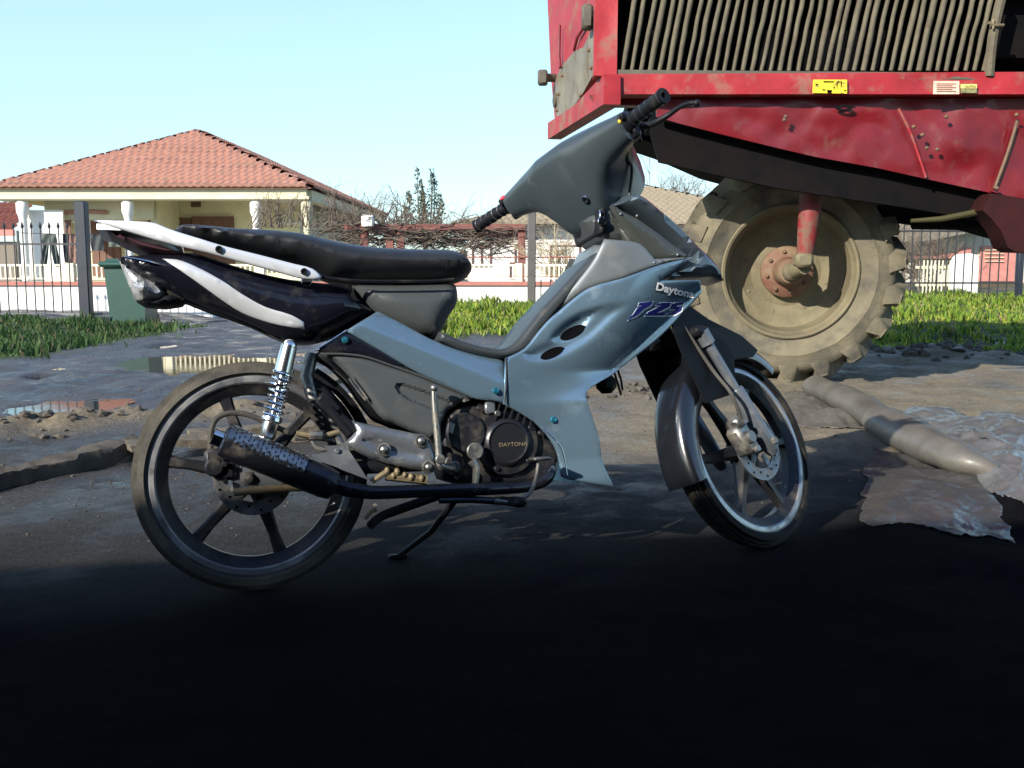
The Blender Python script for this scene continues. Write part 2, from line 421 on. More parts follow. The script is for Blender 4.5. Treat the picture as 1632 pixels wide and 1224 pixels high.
wheel(Matrix.Identity(4), (0, 0, RW), .084, 'rear_wheel', M['rubber'], 47, .092, -.075, 'dusty rear wheel with six dark spokes')
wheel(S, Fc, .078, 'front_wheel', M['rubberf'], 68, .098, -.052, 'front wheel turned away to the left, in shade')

# front fork, fender, caliper --------------------------------
for sg in (-1, 1):
    m = MB(); m.X = S; f0 = FOFF; y = sg*.088
    # fork legs run parallel to the axis, axle lug at the foot
    m.tube([FP(-.035, y, f0), FP(-.02, y, f0), FP(.03, y, f0-.002), (FP(.17, y, f0-.004)), FP(.175, y, f0-.004)], [.014, .021, .023, .022, .020], 14)
    m.tube([FP(.17, y, f0-.004), FP(.34, y, f0-.006)], .0135, 12)
    m.tube([FP(.32, y, f0-.006), FP(.36, y, f0-.006)], .021, 12)
    m.sphere(FP(0, y-.002*sg, f0), .021, 12, 8)
    part(m, 'fork_leg', M['alu'])
    m = MB(); m.X = S; m.disc(FP(0, y+sg*.018, f0), (0, sg, 0), .012, .012, 6); part(m, 'axle_nut', M['steel'])
m = MB(); m.X = S
m.bbox(FP(.36, 0, .02), (.06, .21, .03), .008); m.tube([FP(.36, 0, 0), FP(.62, 0, 0)], .022, 12); m.tube([FP(.55, 0, 0), FP(.86, 0, 0)], .016, 12)
part(m, 'fork_yoke', M['dplastic'])
m = MB(); m.X = S
cp = FP(.055, -.075, -.045)
rc = Matrix((fwd, Vector((0, 1, 0)), axd)).transposed()
m.bbox(cp, (.055, .05, .085), .010, rc); m.bbox(cp+axd*.05+Vector((0, -.01, 0)), (.035, .04, .03), .006, rc)
m.disc(cp+Vector((0, -.024, 0)), (0, -1, 0), .018, .012, 14); m.disc(cp+axd*-.036+Vector((0, -.022, 0)), (0, -1, 0), .011, .012, 12)
m.disc(cp+axd*.045+Vector((0, -.03, 0)), (0, -1, 0), .008, .01, 6)
part(m, 'brake_caliper', M['steel'])
m = MB(); m.X = S
m.tube([cp+axd*.05+Vector((0, -.03, 0)), cp+axd*.13+Vector((0, -.045, 0)), FP(.26, -.085, -.015), FP(.42, -.07, -.01)], .005, 8, sub=6)
part(m, 'brake_hose', mat('dusty_hose', (.06, .056, .05), rough=.6))
# fender: inverted U swept round the wheel
def fender(a1, a2, r_, wd, dep, n=34, tip=None):
    vs = []; fs = []; K = 15
    for i in range(n+1):
        t = i/n; an = a1+(a2-a1)*t; e = Vector((cos(an), 0, sin(an)))
        w_ = wd*(1-.25*max(0, t-.8)/.2); rr = r_+.012*max(0, (t-.75)/.25)**1.2
        dd = dep*(.55+.45*sin(pi*min(1, t*1.1)))
        for layer in (0, 1):
            for k in range(K):
                u = -1+2*k/(K-1); th = 4*abs(u)-0 if 0 else abs(u)
                y = w_*math.copysign(min(1, (1-(1-th)**2.2)), u); h = -dd*max(0, (th-.45)/.55)**1.5-.012*th*th
                q = .0 if layer == 0 else -.004
                vs.append(Fc+e*(rr+h+q)+Vector((0, y*(1 if layer == 0 else .94), 0)))
    W_ = 2*K
    for i in range(n):
        for k in range(K-1):
            a = i*W_+k; fs.append((a, a+1, a+W_+1, a+W_)); a += K; fs.append((a, a+W_, a+W_+1, a+1))
        for k in (0, K-1):
            a = i*W_+k; fs.append((a, a+W_, a+W_+K, a+K))
    for i in (0, n):
        for k in range(K-1): a = i*W_+k; fs.append((a, a+1, a+K+1, a+K))
    return vs, fs
m = MB(); m.X = S
m.add(*fender(R(199), R(52), RW+.033, .058, .05)); fe = part(m, 'front_fender', mat('polished_black', (.006, .007, .010), rough=.26, spec=1, coat=.5), angle=50)
# fender side wings up to the fork yoke
m = MB(); m.X = S
for sg in (-1, 1):
    P = [FP(.20, 0, -.10), FP(.36, 0, -.075), FP(.46, 0, -.04), FP(.47, 0, .03), FP(.37, 0, .10), FP(.27, 0, .20), FP(.205, 0, .235), FP(.20, 0, .20), FP(.235, 0, .11), FP(.16, 0, .04)]
    m.prism([p+Vector((0, sg*.070, 0)) for p in P], (0, sg*.006, 0))
m.bbox(FP(.31, 0, .06), (.16, .14, .07), .02, rc)
part(m, 'fender_wing', mat('matt_black', (.005, .006, .008), rough=.5, spec=.12), fe)

# handlebar: cover, grips, levers -----------------------------
HB = .93                                  # height of the bar up the axis
def HP(f, y, u): return FP(HB+u, y, f)
secs = [(-.238, -.028, .028, -.032, .024, 2.4), (-.232, -.038, .040, -.044, .032, 3), (-.20, -.042, .046, -.05, .036, 3.2), (-.165, -.05, .078, -.060, .042, 3.5), (-.14, -.056, .11, -.072, .046, 4), (-.112, -.064, .15, -.10, .05, 4.5), (-.088, -.07, .18, -.14, .054, 5), (-.068, -.075, .195, -.178, .056, 6), (-.045, -.079, .20, -.188, .058, 7), (0, -.08, .205, -.19, .058, 7)]
secs += [(-s[0],)+s[1:] for s in reversed(secs[:-1])]
m = MB(); m.X = S; K = 36; vs = []; fs = []
for (y, f0_, f1_, u0, u1, ex) in secs:
    cf, cu, hf, hu = (f0_+f1_)/2, (u0+u1)/2, (f1_-f0_)/2, (u1-u0)/2
    for k in range(K):
        an = 2*pi*k/K; a, b_ = cos(an), sin(an)
        x = math.copysign(abs(a)**(2/ex), a); z_ = math.copysign(abs(b_)**(2/ex), b_)
        fx = cf+hf*x
        if x > 0: z_ *= 1-.34*x*x*(hf/.13)            # nose tapers forward
        if z_ < 0: fx += .035*z_*(hu/.11)*-1*.4
        vs.append(HP(fx, y, cu+hu*z_))
for i in range(len(secs)-1):
    for k in range(K): fs.append((i*K+k, i*K+(k+1) % K, (i+1)*K+(k+1) % K, (i+1)*K+k))
fs += [tuple(range(K)), tuple(range((len(secs)-1)*K, len(secs)*K))]
m.add(vs, fs); hc = part(m, 'handlebar_cover', M['cover'], angle=24)
m = MB(); m.X = S; m.disc(HP(-.076, -.055, -.105), -fwd, .009, .005, 14); part(m, 'screw', M['chrome'], hc)
m = MB(); m.X = S; m.lathe(HP(.135, 0, -.06), fwd, [(.075, .03), (.073, .06), (.055, .078), (.02, .088), (.0001, .09)], 28); part(m, 'headlight', mat('headlight_glass', (.5, .53, .56), rough=.1, metal=.4, coat=1), hc)
for sg in (-1, 1):
    sw = -.02; rise = .0
    d = Vector((0, sg, 0))-fwd*.18+axd*.02; d.normalize(); p0 = HP(0, sg*.225, 0)
    m = MB(); m.X = S
    prf = [(.0001, 0)]
    L_ = .125
    for k in range(13):
        t = k/12; prf += [(.0165+(.0015 if k % 2 else 0), .012+t*(L_-.02))]
    prf = [(.0001, 0), (.021, 0), (.021, .006), (.0165, .009)]+prf[1:]+[(.020, L_-.005), (.020, L_), (.008, L_), (.007, L_-.01), (.0001, L_-.01)]
    m.lathe(p0+d*.03, d, prf, 24)
    part(m, 'grip', M['dplastic'], angle=25)
    m = MB(); m.X = S
    for k in range(5):                       # slanted ribs of the grip
        c_ = p0+d*(.05+.022*k); n_ = (d+fwd*.45).normalized()
        m.lathe(c_, n_, [(.0178, -.0012), (.0192, 0), (.0178, .0012), (.0165, 0)], 20, closed=True)
    part(m, 'grip_rib', M['plastic'])
    m = MB(); m.X = S; rr = Matrix((fwd, d, axd)).transposed()
    m.bbox(p0+d*.008, (.056, .036, .056), .012, rr); m.bbox(p0-d*.012+fwd*.02-axd*.03, (.05, .03, .035), .008, rr); m.bbox(p0+d*.02-fwd*.02+axd*.018, (.02, .014, .02), .004, rr); m.bbox(p0+d*.0+fwd*.035, (.03, .03, .03), .008, rr); m.bbox(p0+d*.012-axd*.03, (.025, .03, .03), .006, rr)
    m.tube([p0+fwd*.03+d*.01, p0+fwd*.05-axd*.01-d*.01, p0+fwd*.06-axd*.05-d*.03], .006, 8, sub=4)
    swt = part(m, 'switch_housing', M['dplastic'])
    m = MB(); m.X = S
    m.bbox(p0-fwd*.028+d*.006+axd*(.012 if sg < 0 else .026), (.012, .016, .012), .004, rr)
    part(m, 'switch_button', M['yellowk'] if sg < 0 else M['redk'], swt)
    if sg < 0:
        m = MB(); m.X = S
        m.tube([p0+fwd*.030+d*.002-axd*.01, p0+fwd*.065+d*.02-axd*.03, p0+fwd*.10+d*.06-axd*.035, p0+fwd*.115+d*.10-axd*.035, p0+fwd*.118+d*.135-axd*.042, p0+fwd*.12+d*.15-axd*.05], [.011, .009, .0075, .006, .0055, .0055], 10, sub=6)
        m.sphere(p0+fwd*.12+d*.152-axd*.052, .0095, 10, 8)
        part(m, 'brake_lever', M['dplastic'])
    m = MB(); m.X = S
    m.tube([p0+fwd*.045-axd*.015, p0+fwd*.03-d*.07-axd*.06, HP(.08, sg*.12, -.10), HP(.03, sg*.09, -.17), HP(-.02, sg*.04, -.25)], .0042, 8, sub=6)
    part(m, 'control_cable', M['wire'])

# bodywork ------------------------------------------------------
def wide(pts):                                 # half width of the shield grows forward
    x = np.array(pts)[:, 0]; a = TR([(830, 600)], .1)[0][0]; b_ = TR([(1010, 600)], .1)[0][0]
    t = np.clip((x-a)/(b_-a), 0, 1); return .122+.048*t*t*(3-2*t)
# seat
so_ = smooth(TR(Z(5, [(362, 118), (372, 104), (390, 92), (415, 86), (500, 91), (620, 102), (750, 108), (870, 120), (960, 140), (1060, 162), (1150, 175), (1250, 183), (1400, 188), (1480, 190), (1520, 203), (1555, 232), (1572, 265), (1562, 290), (1530, 312), (1490, 322), (1380, 328), (1250, 328), (1100, 324), (1000, 312), (940, 285), (880, 262), (780, 240), (650, 205), (520, 170), (420, 140)]), .05), 3)
m = MB(); sf = Surf(so_, .128, 0, .062); solid(m, so_, sf, .012); seat = part(m, 'seat', M['seat'], angle=80)
m = MB(); e = T3(Z(5, [(960, 306), (1100, 320), (1250, 322), (1400, 321), (1490, 314)]), .118); m.tube(e, .004, 6, sub=4); m.tube([Vector((p.x, -p.y, p.z)) for p in e], .004, 6, sub=4); part(m, 'piping', M['dplastic'], seat)
# under seat box
p = smooth(TR(Z(5, [(1093, 322), (1250, 324), (1400, 322), (1512, 318), (1522, 355), (1520, 400), (1490, 450), (1452, 522), (1430, 545), (1350, 530), (1200, 450), (1150, 405), (1115, 365)]), .09), 3)
m = MB(); solid(m, p, Surf(p, .100, .03, .06), .014); part(m, 'storage_box', M['plastic'], angle=60)
# tail cowl
tc_ = smooth(TR(Z(5, [(133, 211), (170, 202), (240, 198), (330, 190), (440, 190), (560, 225), (700, 268), (850, 300), (960, 312), (1095, 322), (1120, 370), (1200, 440), (1130, 478), (1050, 522), (985, 548), (900, 565), (800, 548), (700, 500), (600, 458), (500, 424), (420, 392), (330, 345), (235, 300), (170, 252)]), .08), 3)
m = MB(); tsf = Surf(tc_, .105, .012, .075); solid(m, tc_, tsf, .013); tail = part(m, 'tail_cowl', M['gloss'], angle=60)
p = smooth(TR(Z(5, [(320, 225), (380, 230), (450, 258), (560, 318), (640, 372), (740, 426), (840, 458), (890, 485), (895, 512), (800, 496), (720, 472), (640, 440), (560, 392), (470, 330), (400, 282)]), .1), 3)
m = MB(); skin(m, p, tsf.off, .003, .010, bev=.006); part2(m, 'silver_stripe', M['white_silver'], tail, angle=50)
# lower ridge of the tail and edge line
m = MB(); e = T3(Z(5, [(170, 225), (270, 245), (380, 275)]), .092); m.tube(e, [.002, .004, .002], 6, sub=4)
e = T3(Z(5, [(410, 392), (500, 424), (600, 460), (700, 503), (800, 551)]), .03); m.tube(e, .006, 6, sub=4); part(m, 'cowl_trim', M['chrome'], tail)
m = MB(); m.disc(T3(Z(5, [(900, 322)]), .110)[0], (0, -1, 0), .013, .006, 14); part(m, 'seat_lock', M['chrome'], tail)
m = MB()
for q in [(1105, 322)]:
    m.sphere(T3(Z(5, [q]), .112)[0], .004, 8, 6)
part(m, 'rivet', M['chrome'], tail)
# grab rail: a silver wing on either side joined by a plate behind
gpx = Z(5, [(45, 80), (110, 78), (220, 82), (295, 90), (350, 112), (420, 135), (550, 175), (700, 213), (850, 252), (925, 272), (962, 302), (948, 320), (880, 312), (780, 285), (650, 250), (500, 207), (400, 183), (300, 158), (180, 122), (100, 98)]); gmin = TR(gpx[:1], .06)[0][0]
def goff(v):
    v = np.array(v).reshape(-1, 2); xs = v[:, 0]-gmin; return .055+.075*np.clip(xs/.24, 0, 1)**.6
gp = smooth(TRS(gpx, .12, goff), 3); m = MB(); skin(m, gp, goff, .008, .012, bev=.007); rail = part2(m, 'grab_rail', M['white_silver'], angle=50)
m = MB()
e = TRS(Z(5, [(60, 86), (220, 92), (300, 102), (350, 122), (400, 150)]), .12, goff)
vs = []; 
for x, z_ in e:
    o_ = float(goff([(x, z_)])[0]); vs += [(x, -o_, z_-.004), (x, o_, z_-.004), (x, -o_, z_-.016), (x, o_, z_-.016)]
fs = []
for i in range(len(e)-1):
    a = i*4; fs += [(a, a+1, a+5, a+4), (a+2, a+6, a+7, a+3), (a, a+4, a+6, a+2), (a+1, a+3, a+7, a+5)]
fs += [(0, 2, 3, 1), (16, 17, 19, 18)]
m.add(vs, fs); part(m, 'rail_plate', M['white_silver'], rail)
m = MB(); up_ = TR(Z(5, [(75, 92), (180, 126), (300, 162), (400, 187), (480, 205), (440, 214), (330, 198), (230, 176), (130, 128)]), .11)
solid(m, up_, Surf(up_, .10, .05, .03), .016); part(m, 'rail_underside', mat('maroon_underside', (.045, .015, .022), rough=.4), rail)
for q in ((550, 195), (891, 284)):
    m = MB(); c_ = T3(Z(5, [q]), .139)[0]; m.lathe(c_, (0, -1, 0), [(.0001, -.004), (.0085, -.004), (.0085, .004), (.005, .004), (.005, .001), (.0001, .001)], 14); part(m, 'bolt', M['dplastic'], rail)
# rear light, wrapped and cracked
p = smooth(TR(Z(5, [(137, 222), (175, 248), (240, 285), (300, 318), (342, 362), (310, 388), (245, 400), (205, 388), (186, 335), (162, 275)]), .05), 2)
m = MB(); solid(m, p, Surf(p, .075, .01, .05), .011); 
m.v = [v+Vector((0, (fbm(v.x*40, v.z*40, v.y*30))*.010, fbm(v.z*30, v.x*30, 5)*.004)) for v in m.v]
part(m, 'tail_light', M['lens'], angle=25)
p = TR(Z(5, [(215, 395), (300, 392), (345, 362), (415, 395), (400, 412), (330, 422), (250, 416)]), .04); m = MB(); solid(m, p, Surf(p, .06, .02, .03), .014); part(m, 'tail_light_housing', M['dplastic'], angle=60)
m = MB(); m.tube(T3(Z(5, [(345, 360), (520, 430), (640, 470), (760, 520)]), .02), .014, 8, sub=3); m.bbox(T3(Z(5, [(650, 450)]), .0)[0], (.25, .10, .05), .02, Matrix.Rotation(R(22), 3, 'Y')); part(m, 'rear_fender', M['dplastic'])
# inner rear mudguard over the tyre
m = MB(); vs = []; fs = []
for i in range(13):
    an = R(18+i*3.3); 
    for yy in (-.052, -.045, .045, .052):
        rr_ = RW+.022-(.014 if abs(yy) > .05 else 0); vs.append(Vector((cos(an)*rr_, yy, RW+sin(an)*rr_)))
for i in range(12):
    for k in range(3): a = i*4+k; fs.append((a, a+1, a+5, a+4))
m.add(vs, fs); part(m, 'inner_mudguard', M['dplastic'], angle=60)
# panels amidships
core = smooth(TR([(512, 560), (604, 497), (690, 545), (780, 572), (815, 580), (835, 600), (838, 640), (835, 650), (830, 655), (800, 645), (750, 640), (716, 656), (704, 690), (650, 680), (600, 660), (560, 600)], .08), 2)
m = MB(); solid(m, core, Surf(core, .092, .03, .04), .02); part(m, 'frame', M['dplastic'], angle=60)
pa = smooth(TR([(551, 527), (604, 494), (644, 514), (687, 538), (735, 557), (780, 568), (807.5, 571), (805, 643), (785, 638), (760, 636), (735, 625), (700, 609), (667, 594), (610, 561)], .12), 3, 40)
spa = Surf(pa, .124, .112, .02)
def paoff(v):
    v = np.array(v).reshape(-1, 2); a = np.array(TR([(560, 512)], .12)[0]); b_ = np.array(TR([(800, 612)], .12)[0]); n_ = np.array([-(b_-a)[1], (b_-a)[0]]); n_ /= np.hypot(*n_)
    s = (v-a) @ n_; return .118+np.where(s > 0, -s*.42, s*.10)
m = MB(); skin(m, pa, paoff, .006, .012, bev=.006); part2(m, 'side_panel', M['silver'], angle=30)
p = smooth(TR([(501, 558), (527, 543), (551, 527), (610, 561), (668, 596), (640, 588), (600, 573), (560, 563), (515, 562)], .11), 3, 40)
m = MB(); skin(m, p, lambda v: np.full(len(v), .108), .006, .014, bev=.004); bt = part2(m, 'black_panel', M['gloss'], angle=40)
m = MB(); m.tube(T3([(501, 559), (527, 543), (553, 526)], .117), .0018, 6); part(m, 'panel_edge', M['chrome'], bt)
dc = smooth(TR([(510, 563), (540, 563), (582, 568), (624, 582), (667, 596), (709, 613), (757, 634), (737, 641), (716, 655), (706, 673), (702, 690), (687, 699), (653, 686), (625, 673), (612, 668), (594, 648), (568, 612), (536, 578)], .1), 3)
rec = TR([(627, 615), (634, 610), (652, 614), (722, 640), (722, 668), (690, 655), (635, 628)], .1)
sdc = Surf(dc, .104, .085, .02, recess=[(smooth(rec, 3), .010, .006)])
m = MB(); skin(m, dc, sdc.off, .004, .0055); lc = part2(m, 'lower_cover', M['plastic'], angle=35)
m = MB(); m.tube(T3([(512, 564), (545, 564), (584, 569), (626, 583), (668, 598), (710, 615), (752, 633)], .110), .0028, 6, sub=3); part(m, 'cover_rib', M['plastic'], lc)
m = MB()
for q in ((552, 572, 600, 655), (560, 600, 592, 636)): pass
m.tube(T3([(556, 603), (562, 612), (572, 625), (583, 638), (580, 633)], .108), .0025, 6, sub=3); m.tube(T3([(560, 601), (586, 636)], .108), .0022, 6); part(m, 'clip', M['steel'], lc)
# leg shield flank
lp = smooth(TR([(808, 570), (839, 554), (859, 529), (877, 508), (892, 495), (912, 477), (936, 460), (986, 446), (1045, 425), (1104, 411), (1074, 430), (1046, 449), (1124, 444), (1132, 460), (1119, 476), (1103, 492), (1086, 512), (1056, 541), (1024, 566), (986, 595), (956, 612), (941, 622), (937, 632), (946, 664), (959, 701), (965, 735), (983, 777), (935, 769), (904, 762), (901, 740), (892, 712), (864, 678), (843, 663), (805.5, 643)], .14), 3, 42)
scoop = smooth(TR(Z(6, [(150, 905), (240, 942), (320, 945), (400, 925), (470, 890), (550, 840), (620, 775), (690, 700), (745, 632), (640, 626), (480, 665), (400, 725), (340, 795), (240, 850)]), .14), 3)
lens_ = smooth(TR(Z(6, [(300, 830), (350, 750), (410, 700), (500, 660), (640, 630), (740, 625), (640, 660), (560, 720), (520, 780), (450, 830), (380, 845)]), .14), 3)
slp = Surf(lp, wide, .08, .02, recess=[(scoop, .013, .030), (lens_, .010, .024)])
def lpoff(v):
    v = np.array(v).reshape(-1, 2)
    W = wide(v); d = pdist(v, lp)
    a = np.array(TR([(1128, 455)], .14)[0]); b_ = np.array(TR([(940, 630)], .14)[0]); ab = b_-a; n_ = np.array([ab[1], -ab[0]]); n_ /= np.hypot(*n_)
    s = (v-a) @ n_; 
    if ((np.array(TR([(900, 500)], .14)[0])-a) @ n_) < 0: s = -s
    k = np.clip(s/.17, 0, 1); zz = v[:, 1]; zr = TR([(940, 632)], .14)[0][1]; o = W-.075*(1-k)**2.0*np.clip((zz-zr+.02)/.09, .12, 1)            # rolls inward to the front edge
    z0 = TR([(860, 700)], .14)[0][1]; z1 = TR([(880, 580)], .14)[0][1]
    o = o-.02*np.clip((z1-zz)/(z1-z0), 0, 1.3)**1.6
    for poly, dep, rr in slp.rec:
        dd = np.where(inside(v, poly), pdist(v, poly), 0); t = np.clip(dd/rr, 0, 1); o = o-dep*(t*t*(3-2*t))
    return o
m = MB(); skin(m, lp, lpoff, .006, .0075, bev=.006); ls = part2(m, 'leg_shield', M['silver'], angle=32)
def conform(mb, mask, pts, lift, th, sp=.006, mirror=False):
    poly = TRS(pts, .15, lambda v: lpoff(v)+lift); 
    if mask: poly = smooth(poly, 3)
    skin(mb, poly, lambda v: lpoff(v)+lift, th, sp, mirror=mirror)
def ell(cx, cy, a, b_, an, n=20):
    an = R(an); return [(cx+a*cos(2*pi*k/n)*cos(an)-b_*sin(2*pi*k/n)*sin(an), cy-a*cos(2*pi*k/n)*sin(an)-b_*sin(2*pi*k/n)*cos(an)) for k in range(n)]
for c_ in ((448, 782, 72, 28, 28), (337, 893, 66, 24, 24)):
    m = MB(); q = ell(*c_); q = [(x+(8 if i == 0 else 0), y) for i, (x, y) in enumerate(q)]
    conform(m, False, Z(6, q), .0055, .0035); part2(m, 'air_vent', M['dark'], ls)
m = MB(); m.tube(T3(Z(6, [(90, 915), (92, 1000), (90, 1080), (82, 1165)]), .128), .0022, 6); part(m, 'panel_seam', M['dplastic'], ls)
m = MB()
e = [Vector((x, -(float(lpoff([(x, z_)])[0])+.006), z_)) for x, z_ in TR(Z(2, [(1150, 435), (1200, 480), (1250, 540), (1275, 610), (1288, 700)]), .10)]
m.tube(e, .0022, 6, sub=3); part(m, 'lower_edge', M['chrome'], ls)
# screws with blue caps
for (x, y, of) in ((550, 542, .117), (790, 623, .128), (884.5, 669, .127)):
    q = TR([(x, y)], of)[0]
    if x > 850: of = float(lpoff([q])[0])+.007
    m = MB(); m.lathe((q[0], -of, q[1]), (0, -1, 0), [(.0001, 0), (.0085, 0), (.0085, .002), (.0065, .0045), (.0001, .0055)], 16); s_ = part(m, 'screw', M['screw'])
# step-through edge moulding and inner shield
st_ = smooth(TR([(703, 527), (740, 543), (780, 553), (800, 555), (818, 547), (839, 523), (862, 494), (883, 472), (906, 447), (927, 425), (948, 404), (962, 398), (960, 415), (930, 447), (900, 485), (890, 497), (868, 524), (850, 549), (826, 566), (804, 571), (780, 569), (735, 558), (700, 541)], .11), 3)
m = MB(); solid(m, st_, Surf(st_, .118, .095, .014), .010); part(m, 'floor_tunnel', mat('dark_grey_plastic', (.035, .041, .045), rough=.42, dirt=((.09, .085, .07), .6, .95, 15)), angle=60)
isd = smooth(TR(Z(6, [(565, 380), (585, 335), (612, 282), (700, 290), (800, 310), (880, 392), (1000, 385), (1097, 378), (905, 424), (700, 497), (530, 547), (450, 602), (382, 668), (372, 640), (400, 600), (480, 500)]), .12), 3, 40)
m = MB(); skin(m, isd, lambda v: np.clip(wide(v)-.030, 0, 1), .006, .012, bev=.012); part2(m, 'inner_shield_panel', M['silver2'], angle=40); m = MB()
solid(m, isd, Surf(isd, .10, .06, .03), .018); part(m, 'inner_shield', M['silver2'], angle=40)
# upper front fairing
ff = smooth(TR(Z(6, [(640, 95), (705, 60), (740, 32), (790, 36), (870, 92), (1000, 190), (1140, 305), (1240, 385), (1310, 486), (1240, 472), (1165, 482), (1030, 492), (905, 504), (990, 445), (1090, 385), (1000, 300), (850, 190), (720, 120)]), .09), 3, 45)
fx0, fx1 = TR([(1040, 440)], .14)[0][0], TR([(1165, 440)], .08)[0][0]
def ffW(v): return .156-.085*np.clip((np.array(v)[:, 0]-fx0)/(fx1-fx0), 0, 1)**1.5
m = MB(); solid(m, ff, Surf(ff, ffW, .05, .035), .012); part(m, 'front_fairing', mat('dark_blue_grey_paint', (.09, .12, .15), rough=.3, metal=.45, coat=.4, dirt=((.12, .11, .1), .6, .95, 12)), angle=40)
nose = smooth(TR(Z(6, [(905, 506), (1000, 490), (1165, 480), (1196, 545), (1140, 610), (1100, 650), (1040, 700), (960, 600)]), .08), 3)
ins = smooth(TR(Z(6, [(648, 100), (670, 92), (720, 125), (800, 165), (900, 235), (1000, 312), (1092, 376), (1000, 388), (885, 396), (850, 362), (800, 315), (740, 240), (690, 170)]), .13), 3, 40)
m = MB(); smo = mat('smoked_insert', (.045, .05, .045), rough=.15, coat=.6, dirt=((.1, .1, .08), .6, .95, 12)); skin(m, ins, lambda v: np.full(len(v), .130), .012, .014, bev=.012); part2(m, 'insert_panel', smo, angle=40); m = MB(); solid(m, ins, Surf(ins, .12, .05, .05), .02); fi = part(m, 'fairing_insert', smo, angle=40)
for q in ((712, 140), (1020, 360), (892, 404), (800, 150)):
    m = MB(); m.sphere(T3(Z(6, [q]), .143)[0], .0042, 10, 6); part(m, 'rivet', M['alu'], fi)
# steering neck and ignition block
nk = smooth(TR(Z(6, [(520, 172), (560, 140), (640, 95), (670, 110), (700, 185), (770, 270), (800, 308), (700, 296), (615, 285), (575, 245), (545, 205)]), .07), 2)
m = MB(); solid(m, nk, Surf(nk, .085, .05, .025), .014); ig = part(m, 'steering_neck_cover', M['plastic'], angle=40)
nk = smooth(TR(Z(6, [(590, 105), (632, 98), (640, 160), (636, 230), (612, 252), (590, 245), (578, 180)]), .09), 2)
m = MB(); solid(m, nk, Surf(nk, .10, .08, .012), .01); part(m, 'ignition_block', M['dplastic'], ig, angle=40)
m = MB(); m.disc(T3(Z(6, [(606, 180)]), .10)[0], (0, -1, 0), .012, .008, 14); m.bbox(T3(Z(6, [(600, 150)]), .103)[0], (.006, .01, .03), .002); part(m, 'ignition_lock', M['chrome'], ig)

# lettering on the flank
def poly_decal(name, m_, polys, lift, parent=ls):
    mb = MB()
    for p_ in polys: conform(mb, False, p_, lift, .0006, .008)
    return part(mb, name, m_, parent, angle=0)
one = [(812, 621), (886, 614), (878, 628), (866, 640), (842, 652), (800, 688), (750, 713), (782, 680), (800, 652), (828, 636), (806, 634)]
two = [(896, 632), (935, 620), (985, 620), (975, 642), (930, 664), (905, 674), (960, 676), (945, 690), (842, 691), (860, 672), (905, 650), (935, 636), (915, 634)]
five = [(1000, 622), (1056, 617), (1050, 630), (1020, 634), (1012, 642), (1045, 644), (1038, 664), (1005, 684), (948, 691), (968, 680), (995, 670), (1008, 656), (975, 656)]
def grow(p_, k):
    cx = sum(a for a, b in p_)/len(p_); cy = sum(b for a, b in p_)/len(p_)
    out = []; n = len(p_)
    for i in range(n):
        a = Vector(p_[i-1]); b_ = Vector(p_[i]); c_ = Vector(p_[(i+1) % n]); t = ((b_-a).normalized()+(c_-b_).normalized()); t = t.normalized() if t.length > .2 else (b_-a).normalized()
        out.append((b_.x+t.y*k+2, b_.y-t.x*k+3))
    return out
poly_decal('number_outline', M['white'], [Z(6, grow(g, 5)) for g in (one, two, five)], .0066)
poly_decal('number_lettering', M['blue'], [Z(6, g) for g in (one, two, five)], .0076)
def text_mesh(s, bold=0.02):
    cu = bpy.data.curves.new('t', 'FONT'); cu.body = s; cu.size = 1; cu.offset = bold; cu.resolution_u = 3
    o = bpy.data.objects.new('t', cu); COL.objects.link(o); dg = bpy.context.evaluated_depsgraph_get(); dg.update()
    me = bpy.data.meshes.new_from_object(o.evaluated_get(dg)); bpy.data.objects.remove(o)
    V = [(v.co.x, v.co.y) for v in me.vertices]; F = [tuple(p.vertices) for p in me.polygons]; bpy.data.meshes.remove(me); return V, F
def text_on(s, org_, xe, ye, place, name, m_, parent, bold=.02, fit=True):     # org, x end, y end in photo points
    V, F = text_mesh(s, bold); mx = max(v[0] for v in V); my = max(v[1] for v in V)
    o_ = Vector(org_); X_ = Vector(xe)-o_; Y_ = Vector(ye)-o_
    mb = MB(); mb.add([place(*(o_+X_*(x/mx)+Y_*(y/my))) for x, y in V], F); return mb.build(name, m_, parent, angle=0, doub=False)
def onflank(lift):
    def f(px, py):
        x, z_ = TRS([(px, py)], .15, lpoff)[0]; o_ = float(lpoff([(x, z_)])[0])+lift; return Vector((x, -o_, z_))
    return f
text_on('Daytona', (1042, 463.3), (1104, 477.3), (1044.5, 451), onflank(.0068), 'lettering_outline', M['dplastic'], ls, .075)
text_on('Daytona', (1042, 462.5), (1103, 476.5), (1044.5, 450.5), onflank(.0090), 'name_lettering', M['white'], ls, .035)

# engine ----------------------------------------------------------
eo = smooth(TR([(700, 672), (712, 655), (738, 640), (770, 636), (800, 640), (840, 655), (868, 676), (885, 705), (890, 735), (878, 762), (830, 775), (745, 775), (708, 765), (698, 720)], .06), 2)
m = MB(); solid(m, eo, Surf(eo, .085, .04, .02), .016)
eng = part(m, 'engine', M['engine'], angle=30)
ec = T3([(808, 705)], .10)[0]; m = MB()
m.lathe(ec+Vector((0, .02, 0)), (0, -1, 0), [(.086, 0), (.086, .012), (.080, .020), (.062, .022), (.058, .030), (.050, .034), (.047, .030), (.0001, .031)], 40)
for k in range(5):
    an = 2*pi*k/5+.5; m.disc(ec+Vector((cos(an)*.071, -.0, sin(an)*.071)), (0, -1, 0), .006, .007, 8)
cc = part(m, 'clutch_cover', M['engine'], eng)
def plcc(px, py):
    x, z_ = hitplane(BM, px, py, .1); return Vector((x, ec.y-.0125, z_))
text_on('DAYTONA', (793, 712), (838, 710), (793, 706), plcc, 'cover_lettering', M['copper'], cc, .01)
